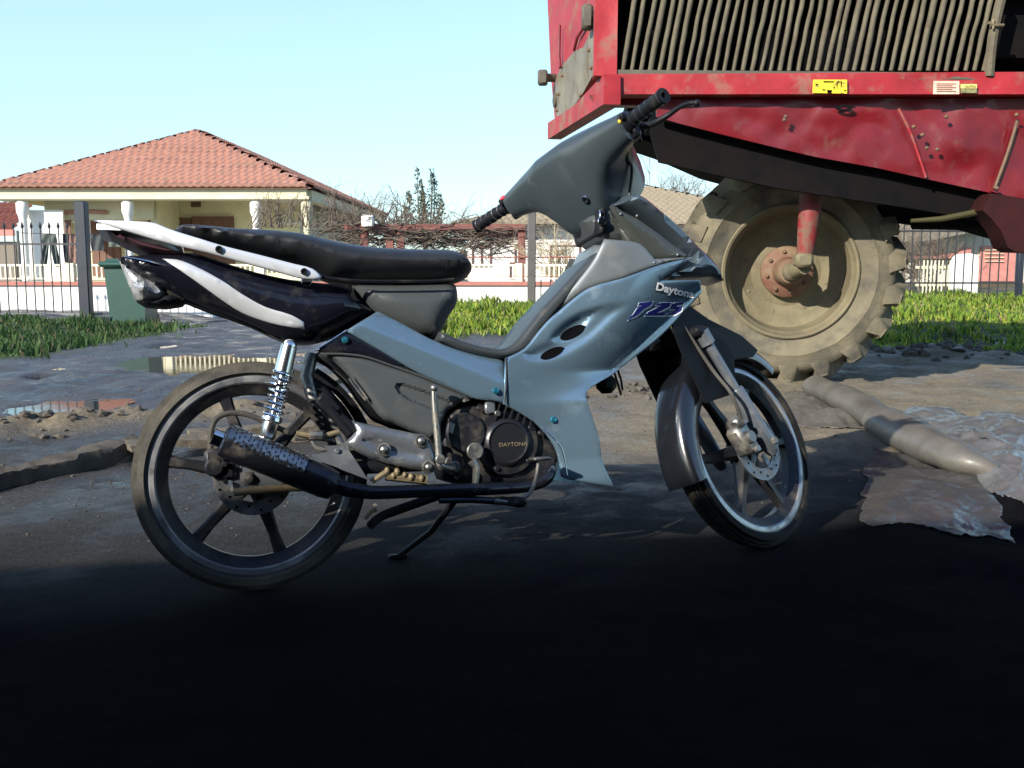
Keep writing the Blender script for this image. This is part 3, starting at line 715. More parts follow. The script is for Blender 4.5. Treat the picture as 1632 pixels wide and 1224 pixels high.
m = MB()
c2 = T3([(740, 690)], .09)[0]; m.disc(c2, (0, -1, 0), .05, .022, 24); c3 = T3([(722, 740)], .09)[0]; m.disc(c3, (0, -1, 0), .026, .02, 18)
for q in ((717, 670), (762, 651), (785, 640), (792, 659), (716, 725), (860, 690), (728, 760)): m.disc(T3([q], .10)[0], (0, -1, 0), .006, .01, 8)
for k in range(6):
    p_ = T3([(790+k*11, 655+k*2)], .085)[0]; m.box(p_, (.003, .05, .05), Matrix.Rotation(R(20), 3, 'Y'))
part(m, 'engine_cover', M['engine'], eng)
m = MB(); m.disc(T3([(756, 719)], .125)[0], (0, -1, 0), .021, .012, 20); m.tube(T3([(752, 734), (760, 745), (757, 775), (754, 790)], .13), [.012, .01, .008, .008], 8); part(m, 'oil_cap', M['steel'], eng)
m = MB()
m.tube(T3([(718, 690), (722, 675)], .115), .006, 8); part(m, 'engine_fitting', M['steel'], eng); m = MB()
m.tube(T3([(739, 628), (742, 640)], .09), .014, 10); part(m, 'engine_fitting', M['steel'], eng); m = MB(); m.bbox(T3([(781, 650)], .105)[0], (.028, .01, .03), .004); part(m, 'engine_lug', M['alu'], eng); m = MB(); m.disc(T3([(792, 659)], .105)[0], (0, -1, 0), .008, .01, 8)
part(m, 'engine_bolt', M['steel'], eng); m = MB(); m.disc(T3([(724, 744)], .115)[0], (0, -1, 0), .014, .01, 12); part(m, 'engine_fitting', M['steel'], eng)
# kick starter, pedals, footpegs, stand
m = MB(); m.tube(T3(Z(2, [(537, 215), (540, 300), (552, 420), (566, 590), (580, 650)]), .15)+T3(Z(2, [(640, 660)]), .12), [.007, .0075, .0085, .0085, .010, .012], 10, sub=4); m.sphere(T3(Z(2, [(538, 207)]), .152)[0], .0095, 14, 10); m.disc(T3(Z(2, [(570, 610)]), .155)[0], (0, -1, 0), .012, .012, 12)
part(m, 'kick_starter', M['steel'])
m = MB(); m.tube(T3([(858, 735), (854, 760), (845, 785), (820, 800), (790, 798)], .165), [.004, .0045, .005, .006, .006], 8, sub=4); m.bbox(T3([(860, 731)], .17)[0], (.045, .05, .009), .004); part(m, 'brake_pedal', M['steel'])
p0 = T3([(814, 800)], .14)[0]; m = MB(); m.tube([p0+Vector((0, .12, 0)), p0+Vector((0, -.07, 0))], .011, 12); m.bbox(p0+Vector((0, -.05, .003)), (.030, .09, .022), .007); part(m, 'footpeg', M['dplastic'])
m = MB(); m.tube(T3([(700, 797), (750, 796), (814, 800)], .13), .009, 8); m.tube(T3([(745, 778), (735, 797)], .10), .01, 8); part(m, 'footpeg_bar', M['exhaust'])
m = MB(); a = T3([(730, 790)], .04)[0]; q = Vector((a.x-.13, .14, .036)); m.tube([a, Vector((a.x-.05, .08, .1)), q], [.010, .009, .008], 8); m.bbox(q, (.05, .03, .012), .004); part(m, 'side_stand', M['dplastic'])
m = MB(); b0 = T3([(640, 800)], .03)[0]; m.tube([T3([(700, 790)], .07)[0], T3([(655, 805)], .075)[0], T3([(610, 822)], .08)[0], T3([(590, 838)], .1)[0]], .011, 8, sub=3); m.tube([T3([(700, 790)], -.07)[0], T3([(610, 822)], -.08)[0]], .011, 8); m.tube([T3([(645, 808)], .07)[0], T3([(645, 808)], -.07)[0]], .009, 8); part(m, 'centre_stand', M['dplastic'])
m = MB(); m.tube(T3([(581, 827), (592, 815), (600, 812)], .10), .005, 8); part(m, 'stand_tip', M['copper'])
# swingarm and brackets
m = MB()
for sg in (1, -1):
    m.tube([Vector((-.01, -sg*.088, RW)), Vector((.25, -sg*.085, RW+.005)), T3([(690, 738)], .075*1)[0] if sg > 0 else Vector((T3([(690, 738)], .075)[0].x, .075, T3([(690, 738)], .075)[0].z))], [.016, .017, .02], 10)
    m.bbox((0, -sg*.088, RW), (.075, .008, .042), .003)
part(m, 'swingarm', M['dplastic'])
m = MB(); q = TR(Z(1, [(468, 655), (528, 622), (600, 650), (690, 680), (700, 700), (560, 712), (478, 728)]), .105); m.prism([(x, -.102, z_) for x, z_ in q], (0, -.006, 0)); part(m, 'chain_adjuster_plate', M['alu'])
m = MB(); m.tube(T3(Z(1, [(480, 738), (640, 722), (840, 712), (930, 706)]), .11), .009, 10); part(m, 'torque_rod', M['copper'])
m = MB(); m.lathe(T3(Z(1, [(543, 674)]), .108)[0], (0, -1, 0), [(.0001, 0), (.018, 0), (.018, .003), (.012, .004), (.012, .012), (.0001, .014)], 6); part(m, 'axle_nut', M['steel'])
m = MB(); m.disc(T3(Z(1, [(395, 625)]), .10)[0], (0, -1, 0), .022, .03, 16); m.bbox(T3(Z(1, [(400, 590)]), .105)[0], (.05, .04, .05), .008); m.bbox(T3(Z(1, [(440, 640)]), .10)[0], (.05, .04, .045), .008)
m.disc(T3(Z(1, [(440, 612)]), .125)[0], (0, -1, 0), .007, .008, 8); m.disc(T3(Z(1, [(437, 580)]), .125)[0], (0, -1, 0), .004, .008, 8); m.disc(T3(Z(1, [(445, 688)]), .12)[0], (0, -1, 0), .006, .008, 8)
part(m, 'rear_caliper', M['engine'])
m = MB(); m.tube(T3(Z(1, [(378, 560), (378, 480), (400, 415), (460, 385), (540, 392), (620, 425), (720, 470)]), .11), .0065, 8, sub=5); part(m, 'brake_hose', M['rubber'])
m = MB(); q = TR(Z(10, [(140, 652), (270, 648), (410, 862), (330, 830), (230, 790)]), .12); m.prism([(x, -.118, z_) for x, z_ in q], (0, -.006, 0))
q = TR(Z(10, [(60, 712), (160, 690), (240, 790), (150, 760)]), .12); m.prism([(x, -.110, z_) for x, z_ in q], (0, -.006, 0))
m.disc(T3(Z(10, [(218, 683)]), .125)[0], (0, -1, 0), .006, .005, 10); part(m, 'exhaust_bracket', M['alu'])
# passenger peg bracket
fb = smooth(TR(Z(10, [(300, 490), (345, 505), (520, 540), (690, 575), (760, 590), (800, 660), (822, 740), (790, 800), (720, 800), (560, 770), (440, 735), (330, 680), (270, 640), (300, 600), (330, 560)]), .12), 3)
m = MB(); sfb = Surf(fb, .128, .108, .016, recess=[(smooth(TR(Z(10, [(330, 600), (450, 600), (640, 650), (740, 690), (740, 740), (600, 730), (420, 680)]), .12), 2), .008, .01)]); skin(m, fb, sfb.off, .005, .009, bev=.004); fbr = part2(m, 'footpeg_bracket', M['alu'], angle=40)
for q in ((730, 622), (503, 675), (775, 782)):
    m = MB(); c_ = T3(Z(10, [q]), .134)[0]; m.lathe(c_, (0, -1, 0), [(.017, 0), (.017, .004), (.012, .005), (.012, .002), (.009, .002), (.009, .010), (.006, .013), (.0001, .014)], 14); part(m, 'bolt', M['steel'], fbr)
m = MB(); q = smooth(TR(Z(10, [(20, 210), (80, 225), (180, 300), (280, 440), (330, 560), (300, 610), (250, 560), (190, 470), (100, 360), (60, 300)]), .08), 2); solid(m, q, Surf(q, .075, .05, .015), .02); part(m, 'chain_case', M['dplastic'], angle=50)
m = MB(); m.bbox(T3(Z(10, [(165, 400)]), .10)[0], (.06, .03, .035), .006, Matrix.Rotation(R(45), 3, 'Y')); m.tube(T3(Z(10, [(240, 470), (300, 520), (330, 560)]), .115), .009, 8); m.tube(T3(Z(10, [(165, 420), (300, 580)]), .11), .012, 8)
part(m, 'passenger_footpeg', M['dplastic'])
m = MB(); m.tube(T3(Z(10, [(-30, 575), (60, 592), (150, 590), (230, 565)]), .11), .0065, 8); part(m, 'brake_switch', M['copper'])
m = MB(); m.tube(T3(Z(10, [(50, 590), (130, 590)]), .115), .012, 8); m.tube(T3(Z(10, [(60, 600), (90, 660), (160, 680)]), .11), .006, 8, sub=3); m.tube(T3(Z(10, [(200, 560), (240, 640)]), .10), .009, 8); m.tube(T3([(470, 697), (500, 696), (530, 700)], .1), .008, 8)
part(m, 'cable_holder', M['steel'])
m = MB()
for x, y in ((617, 750), (627, 758), (633, 752), (645, 757), (655, 760), (672, 762)): m.sphere(T3([(x, y)], .10)[0], .006+.003*random.random(), 8, 6, sc=(1, 1, 1.3))
m.tube(T3([(592, 768), (616, 752)], .10), .007, 8); m.tube(T3([(615, 758), (680, 765)], .09), .012, 8); part(m, 'stand_spring', M['copper'])
# rear shock absorber, chrome spring
sa, sb = T3([(459, 560)], .115)[0], T3([(425, 702)], .115)[0]; dsh = (sb-sa); Ls = dsh.length; dn = dsh/Ls
m = MB(); m.tube([sa-dn*.01, sa+dn*.05], [.019, .021], 20); m.tube([sa+dn*.02, sb-dn*.02], .007, 10); m.lathe(sb-dn*.055, dn, [(.0001, 0), (.024, 0), (.025, .008), (.019, .012), (.018, .045), (.012, .055), (.0001, .055)], 20); m.sphere(sa-dn*.012, .018, 14, 10)
shk = part(m, 'shock_absorber', mat('bright_chrome', (.95, .95, .95), rough=.22, metal=1), angle=40)
m = MB(); pts = []
for k in range(8*16+1):
    t = k/(8*16); an = 2*pi*8*t; u = dn.cross(Vector((0, 1, 0))).normalized(); v = Vector((0, 1, 0))
    pts.append(sa+dn*(.045+t*(Ls-.10))+u*cos(an)*.021+v*sin(an)*.021)
m.tube(pts, .0038, 8); part(m, 'spring', M['chrome'], shk)
m = MB(); m.tube([T3([(497, 563)], .06)[0], T3([(488, 600)], .06)[0], T3([(500, 640)], .07)[0]], [.016, .018, .014], 10); part(m, 'shock_mount', M['steel'])
# exhaust
a_, b_ = T3([(354, 701)], .165)[0], T3([(536, 776)], .150)[0]; de = (b_-a_).normalized(); Le = (b_-a_).length
m = MB(); m.lathe(a_, de, [(.0001, .012), (.024, .012), (.030, 0), (.036, .004), (.0375, .02), (.0375, Le-.03), (.034, Le-.008), (.022, Le), (.0001, Le)], 36); exh = part(m, 'muffler', M['exhaust'], angle=30)
m = MB(); m.tube([a_-de*.022, a_+de*.015], .020, 16); part(m, 'muffler_tip', M['chrome'], exh)
m = MB(); u = de.cross(Vector((0, 1, 0))).normalized()
if u.z < 0: u = -u
v_ = Vector((0, -1, 0)); vs = []; fs = []; n1, n2 = 70, 24
for i in range(n1+1):
    for k in range(n2+1):
        an = R(-25+115*k/n2); r_ = .041+.0018*noise.noise(Vector((i*.4, k*.5, 0)))
        vs.append(a_+de*(.008+.185*i/n1)+u*cos(an-R(0))*r_+v_*sin(an)*r_)
for i in range(n1):
    for k in range(n2):
        if (i % 4 == 1) and ((k+(i//4 % 2)*2) % 4 in (1, 2)) and 3 < i < n1-3: continue
        a = i*(n2+1)+k; fs.append((a, a+1, a+n2+2, a+n2+1))
m.add(vs, fs); part(m, 'heat_shield', mat('scorched_chrome', (.5, .48, .47), (.3, .29, .29), rough=.28, metal=1, scale=25), exh, angle=50)
m = MB(); m.tube(T3([(528, 771), (548, 778), (570, 782), (600, 785), (660, 783), (720, 781), (780, 779)], .135)+T3([(840, 775), (872, 762)], .10)+T3([(880, 735)], .06), [.020, .0195, .018, .0165, .016, .016, .016, .015, .015, .015], 14, sub=4); part(m, 'exhaust_pipe', M['exhaust'])
m = MB(); m.bbox(T3([(966, 612)], .05)[0], (.05, .05, .05), .015); m.tube(T3([(978, 590), (984, 610), (990, 630)], .03), .003, 6); m.tube(T3([(984, 588), (990, 606), (992, 622)], .03), .003, 6); part(m, 'horn', M['dplastic'])
# ---------------------------------------------------------------- ground
def sst(a, b, x):
    t = min(1, max(0, (x-a)/(b-a))); return t*t*(3-2*t)
PUD = []                                    # puddles: outline centre, radii
def pud(x0, y0, x1, y1):
    a = G(x0, (y0+y1)/2); b_ = G(x1, (y0+y1)/2); n_ = G((x0+x1)/2, y1); f_ = G((x0+x1)/2, y0)
    PUD.append(((a.x+b_.x)/2, (n_.y+f_.y)/2, abs(b_.x-a.x)/2, abs(f_.y-n_.y)/2))
pud(15, 638, 148, 662); pud(185, 566, 450, 592); pud(225, 548, 290, 556); pud(40, 600, 85, 606); pud(1475, 546, 1700, 566); pud(330, 610, 400, 625); pud(690, 595, 760, 603)
def pudk(x, y):
    k = 0
    for (cx, cy, a, b_) in PUD:
        q = hypot((x-cx)/a, (y-cy)/b_)
        if q < 1.6: k = max(k, 1-sst(.75, 1.25, q+.45*fbm(x*2.2, y*2.2, 3)))
    return k
def berm(x, y):                             # the ridge of mud and rubble that crosses behind the moped
    yb = 4.55+.42*(x+2.3) if x < 1 else 5.95+.15*(x-1)
    d = y-yb; k = math.exp(-(d/.22)**2)*(1-sst(.4, 1.2, x))*sst(-5.5, -3.5, x)
    return k
def hgt(x, y):
    far_ = sst(4.4, 5.6, y); n = .022*fbm(x*.5, y*.5)+(.012+.010*far_)*fbm(x*2, y*2, 5)+(.005+.006*far_)*fbm(x*8, y*8, 9)
    n += .0035*fbm(x*25, y*25, 2) if abs(x) < 4 and y < 7 else 0
    nb = sst(.35, .75, hypot(x-org.x, y-org.y)) * sst(.2, .5, hypot(x-.65, y-2.7)); n *= .25+.75*nb
    n += berm(x, y)*(.070+.045*fbm(x*5, y*5, 1)+.02*fbm(x*16, y*16, 1))
    n += .012*sin((y-.25*x)*5.5+1.5*fbm(x*.7, y*.7))*sst(2.9, 3.5, y)*(1-sst(4.6, 5.2, y))*.6
    # raised grass banks
    n += .30*sst(3.2, 4.6, x)*sst(8.4, 13, y+.3*fbm(x*.5, 1))*(1-sst(30, 45, y))
    n += .20*sst(-1.5, -.8, x)*(1-sst(2.2, 3.2, x))*sst(9.6, 12.5, y)*(1-sst(14, 18, y))
    n += .10*sst(9.2, 12, y)*sst(4.3, 5.4, -x)*(1-sst(14, 18, y))
    n += .06*math.exp(-((y-8.6-.2*fbm(x, 1))/.35)**2)*sst(2.6, 3.3, x)*(1+fbm(x*4, y*4))
    # churned earth by the tractor wheel and to the right of the front wheel
    n += .03*fbm(x*3, y*3, 4)*sst(.9, 1.6, x)*(1-sst(5, 6, y))
    k = pudk(x, y)
    return n*(1-k)-.022*k
ys = [-40, -15, -6, -2, 0, .8]; y = 1.3
while y < 2500: ys.append(y); y += .032 if y < 5 else (.05 if y < 7.5 else max(.05, (y-7)*.03+.05))
xs = [0]; x = 0
while x < 2500: x += .035 if x < 3.6 else max(.035, (x-3.5)*.05+.035); xs.append(x)
xs = [-v for v in reversed(xs[1:])]+xs
mb = MB(); W_ = len(xs)
for y in ys:
    for x in xs:
        far = y > 60 or abs(x) > 40
        mb.v.append(Vector((x, y, 0 if (far or y < 1) else hgt(x, y))))
mb.f = [(j*W_+i, j*W_+i+1, (j+1)*W_+i+1, (j+1)*W_+i) for j in range(len(ys)-1) for i in range(W_-1)]
me = bpy.data.meshes.new('ground'); me.from_pydata([tuple(v) for v in mb.v], [], mb.f)
me.polygons.foreach_set('use_smooth', [True]*len(me.polygons))
za = me.color_attributes.new('zone', 'FLOAT_COLOR', 'POINT'); arr = []
def gz(x, y):                                # where grass grows
    a = sst(3.1, 3.6, x+.35*fbm(x, y*.8))*sst(8.7, 9.1, y+.25*fbm(x*1.5, y))*(1-sst(24, 30, y))
    b_ = sst(-1.5, -1.1, x)*(1-sst(2.0, 3.0, x))*sst(9.9, 10.6, y+.5*fbm(x*.9, y))*(1-sst(13.9, 14.1, y))
    c_ = sst(3.7, 4.3, -x+.3*fbm(x, y)+(y-9)*.03)*sst(8.3, 8.7, y+.30*(x+6)+.4*fbm(x*1.2, y*1.2))*(1-sst(12.2, 12.5, y))
    return max(a, b_, c_)
for v in mb.v:
    x, y = v.x, v.y
    dirt = sst(-1.2, .6, x-.35*(y-4))*sst(3.5, 4.2, y+.3*fbm(x, y))*(1-sst(8.5, 9.5, y))
    dirt = max(dirt, berm(x, y)*1.2 if y > 1 else 0)
    arr += [min(1, dirt), gz(x, y) if 7 < y < 40 else (1 if y > 30 else 0), pudk(x, y) if 1 < y < 30 else 0, 1-sst(2.1, 3.8, y-.25*x-.5*max(0, x-.8)+.30*fbm(x*1.1, y*1.1, 6))**.8]  # alpha: foreground shade painted into the ground colour, fading out with distance
za.data.foreach_set('color', arr)
gm = bpy.data.materials.new('yard_earth'); gm.use_nodes = True; t = gm.node_tree; B = t.nodes['Principled BSDF']; L = t.links
def N(k, **kw):
    n = t.nodes.new(k)
    for a, b_ in kw.items(): setattr(n, a, b_)
    return n
tc = N('ShaderNodeTexCoord'); at = N('ShaderNodeAttribute', attribute_name='zone'); sep = N('ShaderNodeSeparateColor'); L.new(at.outputs['Color'], sep.inputs[0])
def nz(s, d=8, r_=.65):
    n = N('ShaderNodeTexNoise'); n.inputs['Scale'].default_value = s; n.inputs['Detail'].default_value = d; n.inputs['Roughness'].default_value = r_; L.new(tc.outputs['Object'], n.inputs['Vector']); return n.outputs['Fac']
def mr(f, a, b_, c_=0, d=1):
    n = N('ShaderNodeMapRange'); L.new(f, n.inputs[0])
    for i, q in enumerate((a, b_, c_, d)): n.inputs[i+1].default_value = q
    return n.outputs[0]
def mx(f, a, b_):
    n = N('ShaderNodeMix', data_type='RGBA'); L.new(f, n.inputs[0])
    for i, q in ((6, a), (7, b_)):
        if isinstance(q, tuple): n.inputs[i].default_value = (*q, 1)
        else: L.new(q, n.inputs[i])
    return n.outputs[2]
def mth(op, a, b_):
    n = N('ShaderNodeMath', operation=op)
    for i, q in enumerate((a, b_)):
        if isinstance(q, (int, float)): n.inputs[i].default_value = q
        else: L.new(q, n.inputs[i])
    return n.outputs[0]
wet = mx(mr(nz(1.6), .35, .65), (.035, .040, .052), (.095, .100, .115))
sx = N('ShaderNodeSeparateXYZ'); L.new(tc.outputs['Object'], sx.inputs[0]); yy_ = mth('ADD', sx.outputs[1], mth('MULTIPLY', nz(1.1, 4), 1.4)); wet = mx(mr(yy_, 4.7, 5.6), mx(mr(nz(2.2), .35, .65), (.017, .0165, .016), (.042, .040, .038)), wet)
wet = mx(mr(nz(260, 3), .45, .8), wet, (.075, .073, .07)); wet = mx(mr(nz(75, 4), .56, .72), wet, (.10, .098, .092))
dry = mx(mr(nz(2.4), .35, .65), (.13, .105, .070), (.22, .18, .12)); dry = mx(mr(nz(45, 4), .5, .8), dry, (.33, .29, .22))
gf = mth('MULTIPLY', sep.outputs[0], mr(nz(1.3, 5), .30, .48, .35, 1)); c_ = mx(gf, wet, dry); c_ = mx(sep.outputs[1], c_, (.045, .055, .018)); c_ = mx(sep.outputs[2], c_, (.02, .019, .017)); c_ = mx(at.outputs['Alpha'], c_, mx(mr(nz(30, 5), .5, .8), (.0055, .0055, .0065), (.011, .0105, .011)))  # last mix blackens the near earth to imitate deep shade
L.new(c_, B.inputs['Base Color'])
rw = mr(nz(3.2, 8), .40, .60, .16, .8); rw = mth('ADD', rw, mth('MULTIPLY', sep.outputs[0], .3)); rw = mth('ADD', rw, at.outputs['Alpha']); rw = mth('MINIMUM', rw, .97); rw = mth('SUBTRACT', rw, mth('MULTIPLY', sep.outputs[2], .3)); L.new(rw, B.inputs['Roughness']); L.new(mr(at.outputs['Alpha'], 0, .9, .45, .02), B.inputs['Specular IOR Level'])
bp = N('ShaderNodeBump'); bp.inputs['Distance'].default_value = .018; bp.inputs['Strength'].default_value = 1
bp2 = N('ShaderNodeBump'); bp2.inputs['Distance'].default_value = .05; L.new(mr(at.outputs['Alpha'], 0, 1, .5, .05), bp2.inputs['Strength']); L.new(nz(3.5, 5), bp2.inputs['Height'])
L.new(mth('ADD', nz(38, 10, .75), mth('MULTIPLY', nz(140, 4), .3)), bp.inputs['Height']); L.new(bp2.outputs[0], bp.inputs['Normal']); L.new(bp.outputs[0], B.inputs['Normal'])
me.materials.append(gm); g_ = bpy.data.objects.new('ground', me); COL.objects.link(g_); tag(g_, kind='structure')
# water in the puddles
wm = mat('puddle_water', (.012, .013, .014), rough=.03, spec=.9, bump=.0004, bscale=9)
mb = MB()
for (cx, cy, a, b_) in PUD:
    mb.add([(cx-a*1.5, cy-b_*1.5, -.010), (cx+a*1.5, cy-b_*1.5, -.010), (cx+a*1.5, cy+b_*1.5, -.010), (cx-a*1.5, cy+b_*1.5, -.010)], [(0, 1, 2, 3)])
tag(mb.build('puddle_water', wm, angle=0), kind='structure')
# stones and clods
mb = MB(); sm = mat('rubble_stone', (.10, .085, .068), (.05, .045, .04), rough=.9, scale=12, bump=.003, bscale=60)
def stone(x, y, r_):
    z_ = hgt(x, y); bm = bmesh.new(); bmesh.ops.create_icosphere(bm, subdivisions=1, radius=r_)
    q = random.random()*50; sc = Vector((1, random.uniform(.6, 1.2), random.uniform(.4, .8)))
    vs = [Vector((v.co.x*sc.x, v.co.y*sc.y, v.co.z*sc.z))*(1+.5*noise.noise(v.co/r_*1.3+Vector((q, 0, 0))))+Vector((x, y, z_+r_*.15)) for v in bm.verts]
    bm.verts.index_update(); mb.add(vs, [tuple(v.index for v in f.verts) for f in bm.faces]); bm.free()
for i in range(420):
    x = random.uniform(-4.5, 1.0); y = 4.55+.42*(x+2.3)+random.gauss(0, .16); stone(x, y, random.choice((.008, .012, .018, .03)))
for i in range(380):
    x = random.uniform(-2.6, 3.2); y = random.uniform(3.0, 6.2); stone(x, y, random.choice((.004, .005, .007, .010)))
for i in range(160):
    x = random.uniform(-2.2, -.5); y = random.uniform(2.7, 3.8); stone(x, y, random.choice((.003, .004, .005)))
for i in range(260):
    x = random.uniform(2.7, 6.5); y = 8.55+random.gauss(0, .22); stone(x, y, random.choice((.012, .02, .035, .05)))
tag(mb.build('rubble', sm, angle=0, doub=False), 'loose stones and clods of mud strewn over the yard', 'rubble', kind='stuff')
# grass
def grass(name, n, area, hgt_, cols, lbl, flop=.5, dens=gz):
    mb = MB(); (x0, x1, y0, y1) = area; k = 0; tries = 0
    while k < n and tries < n*8:
        tries += 1; x = random.uniform(x0, x1); y = random.uniform(y0, y1)
        g = dens(x, y)
        if g < .3 and random.random() < .05: g = dens(x+random.gauss(0, .35), y+random.gauss(.2, .35))
        if g < random.uniform(.3, 1): continue
        cl = .32+1.25*max(0, fbm(x*1.9, y*1.9, 8)+.32); h_ = hgt_*cl*random.uniform(.4, 1.15); z_ = hgt(x, y)-.01
        an = random.uniform(0, 2*pi); bw = random.uniform(.006, .014)*(1 if h_ < .2 else 1.2); dx, dy = cos(an)*bw, sin(an)*bw; a2 = random.uniform(0, 2*pi); l = h_*flop*random.uniform(.2, 1.2)
        fx, fy = cos(a2)*l, sin(a2)*l; b = Vector((x, y, z_)); mb.cur = 3 if random.random() < .07 else (random.choice((0, 0, 1, 2)) if cl > .6 else random.choice((0, 1)))
        mb.add([b+Vector((-dx, -dy, 0)), b+Vector((dx, dy, 0)), b+Vector((dx*.8+fx*.4, dy*.8+fy*.4, h_*.6)), b+Vector((-dx*.8+fx*.4, -dy*.8+fy*.4, h_*.6)), b+Vector((fx, fy, h_))], [(0, 1, 2, 3), (3, 2, 4)]); k += 1
    o = mb.build(name, cols, angle=0, doub=False); tag(o, lbl, 'grass', kind='stuff'); return o
def gmat(n, c, tr=.35):
    m = mat(n, c, rough=.6, spec=.3); m.node_tree.nodes['Principled BSDF'].inputs['Transmission Weight'].default_value = 0
    t2 = m.node_tree; b = t2.nodes['Principled BSDF']; tl = t2.nodes.new('ShaderNodeBsdfTranslucent'); tl.inputs[0].default_value = (*[min(1, q*1.3) for q in c], 1); ms = t2.nodes.new('ShaderNodeMixShader'); ms.inputs[0].default_value = tr
    o = t2.nodes['Material Output']; t2.links.new(b.outputs[0], ms.inputs[1]); t2.links.new(tl.outputs[0], ms.inputs[2]); t2.links.new(ms.outputs[0], o.inputs[0]); return m
GC = [gmat('leaf_green', (.16, .26, .03)), gmat('leaf_yellow_green', (.30, .34, .05)), gmat('leaf_dark_green', (.05, .085, .018)), gmat('dead_blade', (.26, .21, .11))]
GD = [gmat('verge_green', (.038, .085, .024)), gmat('verge_green_light', (.07, .12, .034)), gmat('verge_green_dark', (.02, .05, .018)), gmat('dead_blade_dark', (.12, .10, .055))]  # darker green set for the left verge
grass('bank_grass', 42000, (3.0, 9.5, 8.7, 15), .085, GC, 'bright green weeds and grass on the bank behind the big wheel')
grass('roadside_grass', 16000, (-1.5, 3, 9.9, 14), .11, GC, 'sunlit green grass in front of the white wall beneath the seat')
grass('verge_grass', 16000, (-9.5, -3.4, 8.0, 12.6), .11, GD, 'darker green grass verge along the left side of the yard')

# timber lying along the edge of the mud
wood = mat('muddy_timber', (.15, .12, .085), (.085, .07, .05), rough=.85, scale=4, stretch=(2, 14, 14), bump=.003, bscale=30, dirt=((.22, .19, .14), .5, .7, 5))
a, b_ = G(-60, 778, .015), G(226, 712, .03)
o = thing('timber_beam', (a+b_)/2, 'long old timber half buried in mud at the left of the rear wheel', 'timber')
def logbeam(mb, a, b_, wd, th, am=.012, n=60):
    dd = (b_-a).normalized(); sd = dd.cross(Vector((0, 0, 1))).normalized(); up = sd.cross(dd); vs = []
    for i in range(n+1):
        p = a.lerp(b_, i/n)
        for (u, v) in ((-1, -1), (-1, 0), (-1, .8), (-.8, 1), (0, 1.05), (.8, 1), (1, .8), (1, -1)):
            q = p+sd*u*wd/2+up*v*th/2; vs.append(q+Vector((am*fbm(q.x*6, q.y*9, v), am*fbm(q.x*5, u, 3), am*1.3*fbm(q.x*7, u*2, 8))))
    fs = [(i*8+k, i*8+(k+1) % 8, i*8+8+(k+1) % 8, i*8+8+k) for i in range(n) for k in range(8)]+[tuple(range(8)), tuple(range(n*8, n*8+8))]
    mb.add(vs, fs)
mb = MB(); logbeam(mb, a, b_, .11, .06, .024, 110); mb.build('beam', mat('dark_muddy_timber', (.045, .038, .03), (.085, .072, .055), rough=.9, scale=5, bump=.004, bscale=25), o)
a, b_ = G(205, 712, .06), G(330, 698, .07)
mb = MB(); logbeam(mb, a, b_, .13, .03, .01); mb.build('board', wood, o)
for (p, q, wd, th, l, nm) in (((496, 612), (562, 596), .20, .03, 'weathered grey board lying flat behind the rear shock absorber', 'plank'), ((520, 640), (600, 632), .26, .04, 'pale sandy block seen below the lower side cover of the moped', 'concrete_block'), ((470, 655), (640, 645), .12, .05, 'dark plank across the mud seen through the rear wheel', 'plank'), ((300, 700), (660, 672), .10, .07, 'long dark plank lying behind the rear wheel hub', 'plank')):
    a, b_ = G(*p, th*.6), G(*q, th*.6); mb = MB(); mb.beam(a, b_, wd, th)
    if nm == 'concrete_block': mmm = mat('sandy_concrete', (.38, .33, .24), (.28, .24, .17), rough=.9, bump=.003, bscale=60)
    else: mmm = wood
    mb = MB(); c0 = (a+b_)/2; logbeam(mb, a, b_, wd, th, .010, 30); tag(mb.build(nm, mmm, loc=c0), l, 'plank' if nm == 'plank' else 'block')

# muddy rolled tube and plastic sheets at the right
tubm = mat('mud_coated_plastic', (.125, .115, .10), (.075, .07, .06), rough=.45, scale=6, bump=.004, bscale=16, coat=.1)
def P3(px, py, z_): return G(px, py, z_)
mb = MB(); pts = [P3(1300, 610, .09), P3(1355, 634, .09), P3(1400, 660, .08), P3(1412, 668, .08), P3(1470, 700, .07), P3(1530, 728, .05), P3(1590, 752, .015)]
mb.tube(pts, [.080, .085, .082, .092, .088, .074, .03], 20, sub=6); mb.v = [Vector((v.x, v.y, v.z*.8)) for v in mb.v]
c0 = pts[3].copy(); c0.z = 0
mb.v = [v+Vector((.008*fbm(v.x*3, v.y*3, v.z*9), .008*fbm(v.x*3+5, v.y*3, v.z*9), .012*fbm(v.x*4, v.y*4, v.z*5+9)+.003*fbm(v.x*26, v.y*26, v.z*16))) for v in mb.v]
tag(mb.build('plastic_roll', tubm, loc=c0, angle=60), 'mud coated rolled plastic tube lying on the ground by the front wheel', 'plastic roll')
plm = mat('grey_plastic_sheet', (.125, .13, .135), (.085, .085, .084), rough=.34, scale=5, bump=.003, bscale=10, coat=.25, dirt=((.075, .067, .055), .48, .72, 3))
tb_ = plm.node_tree.nodes['Principled BSDF']; 
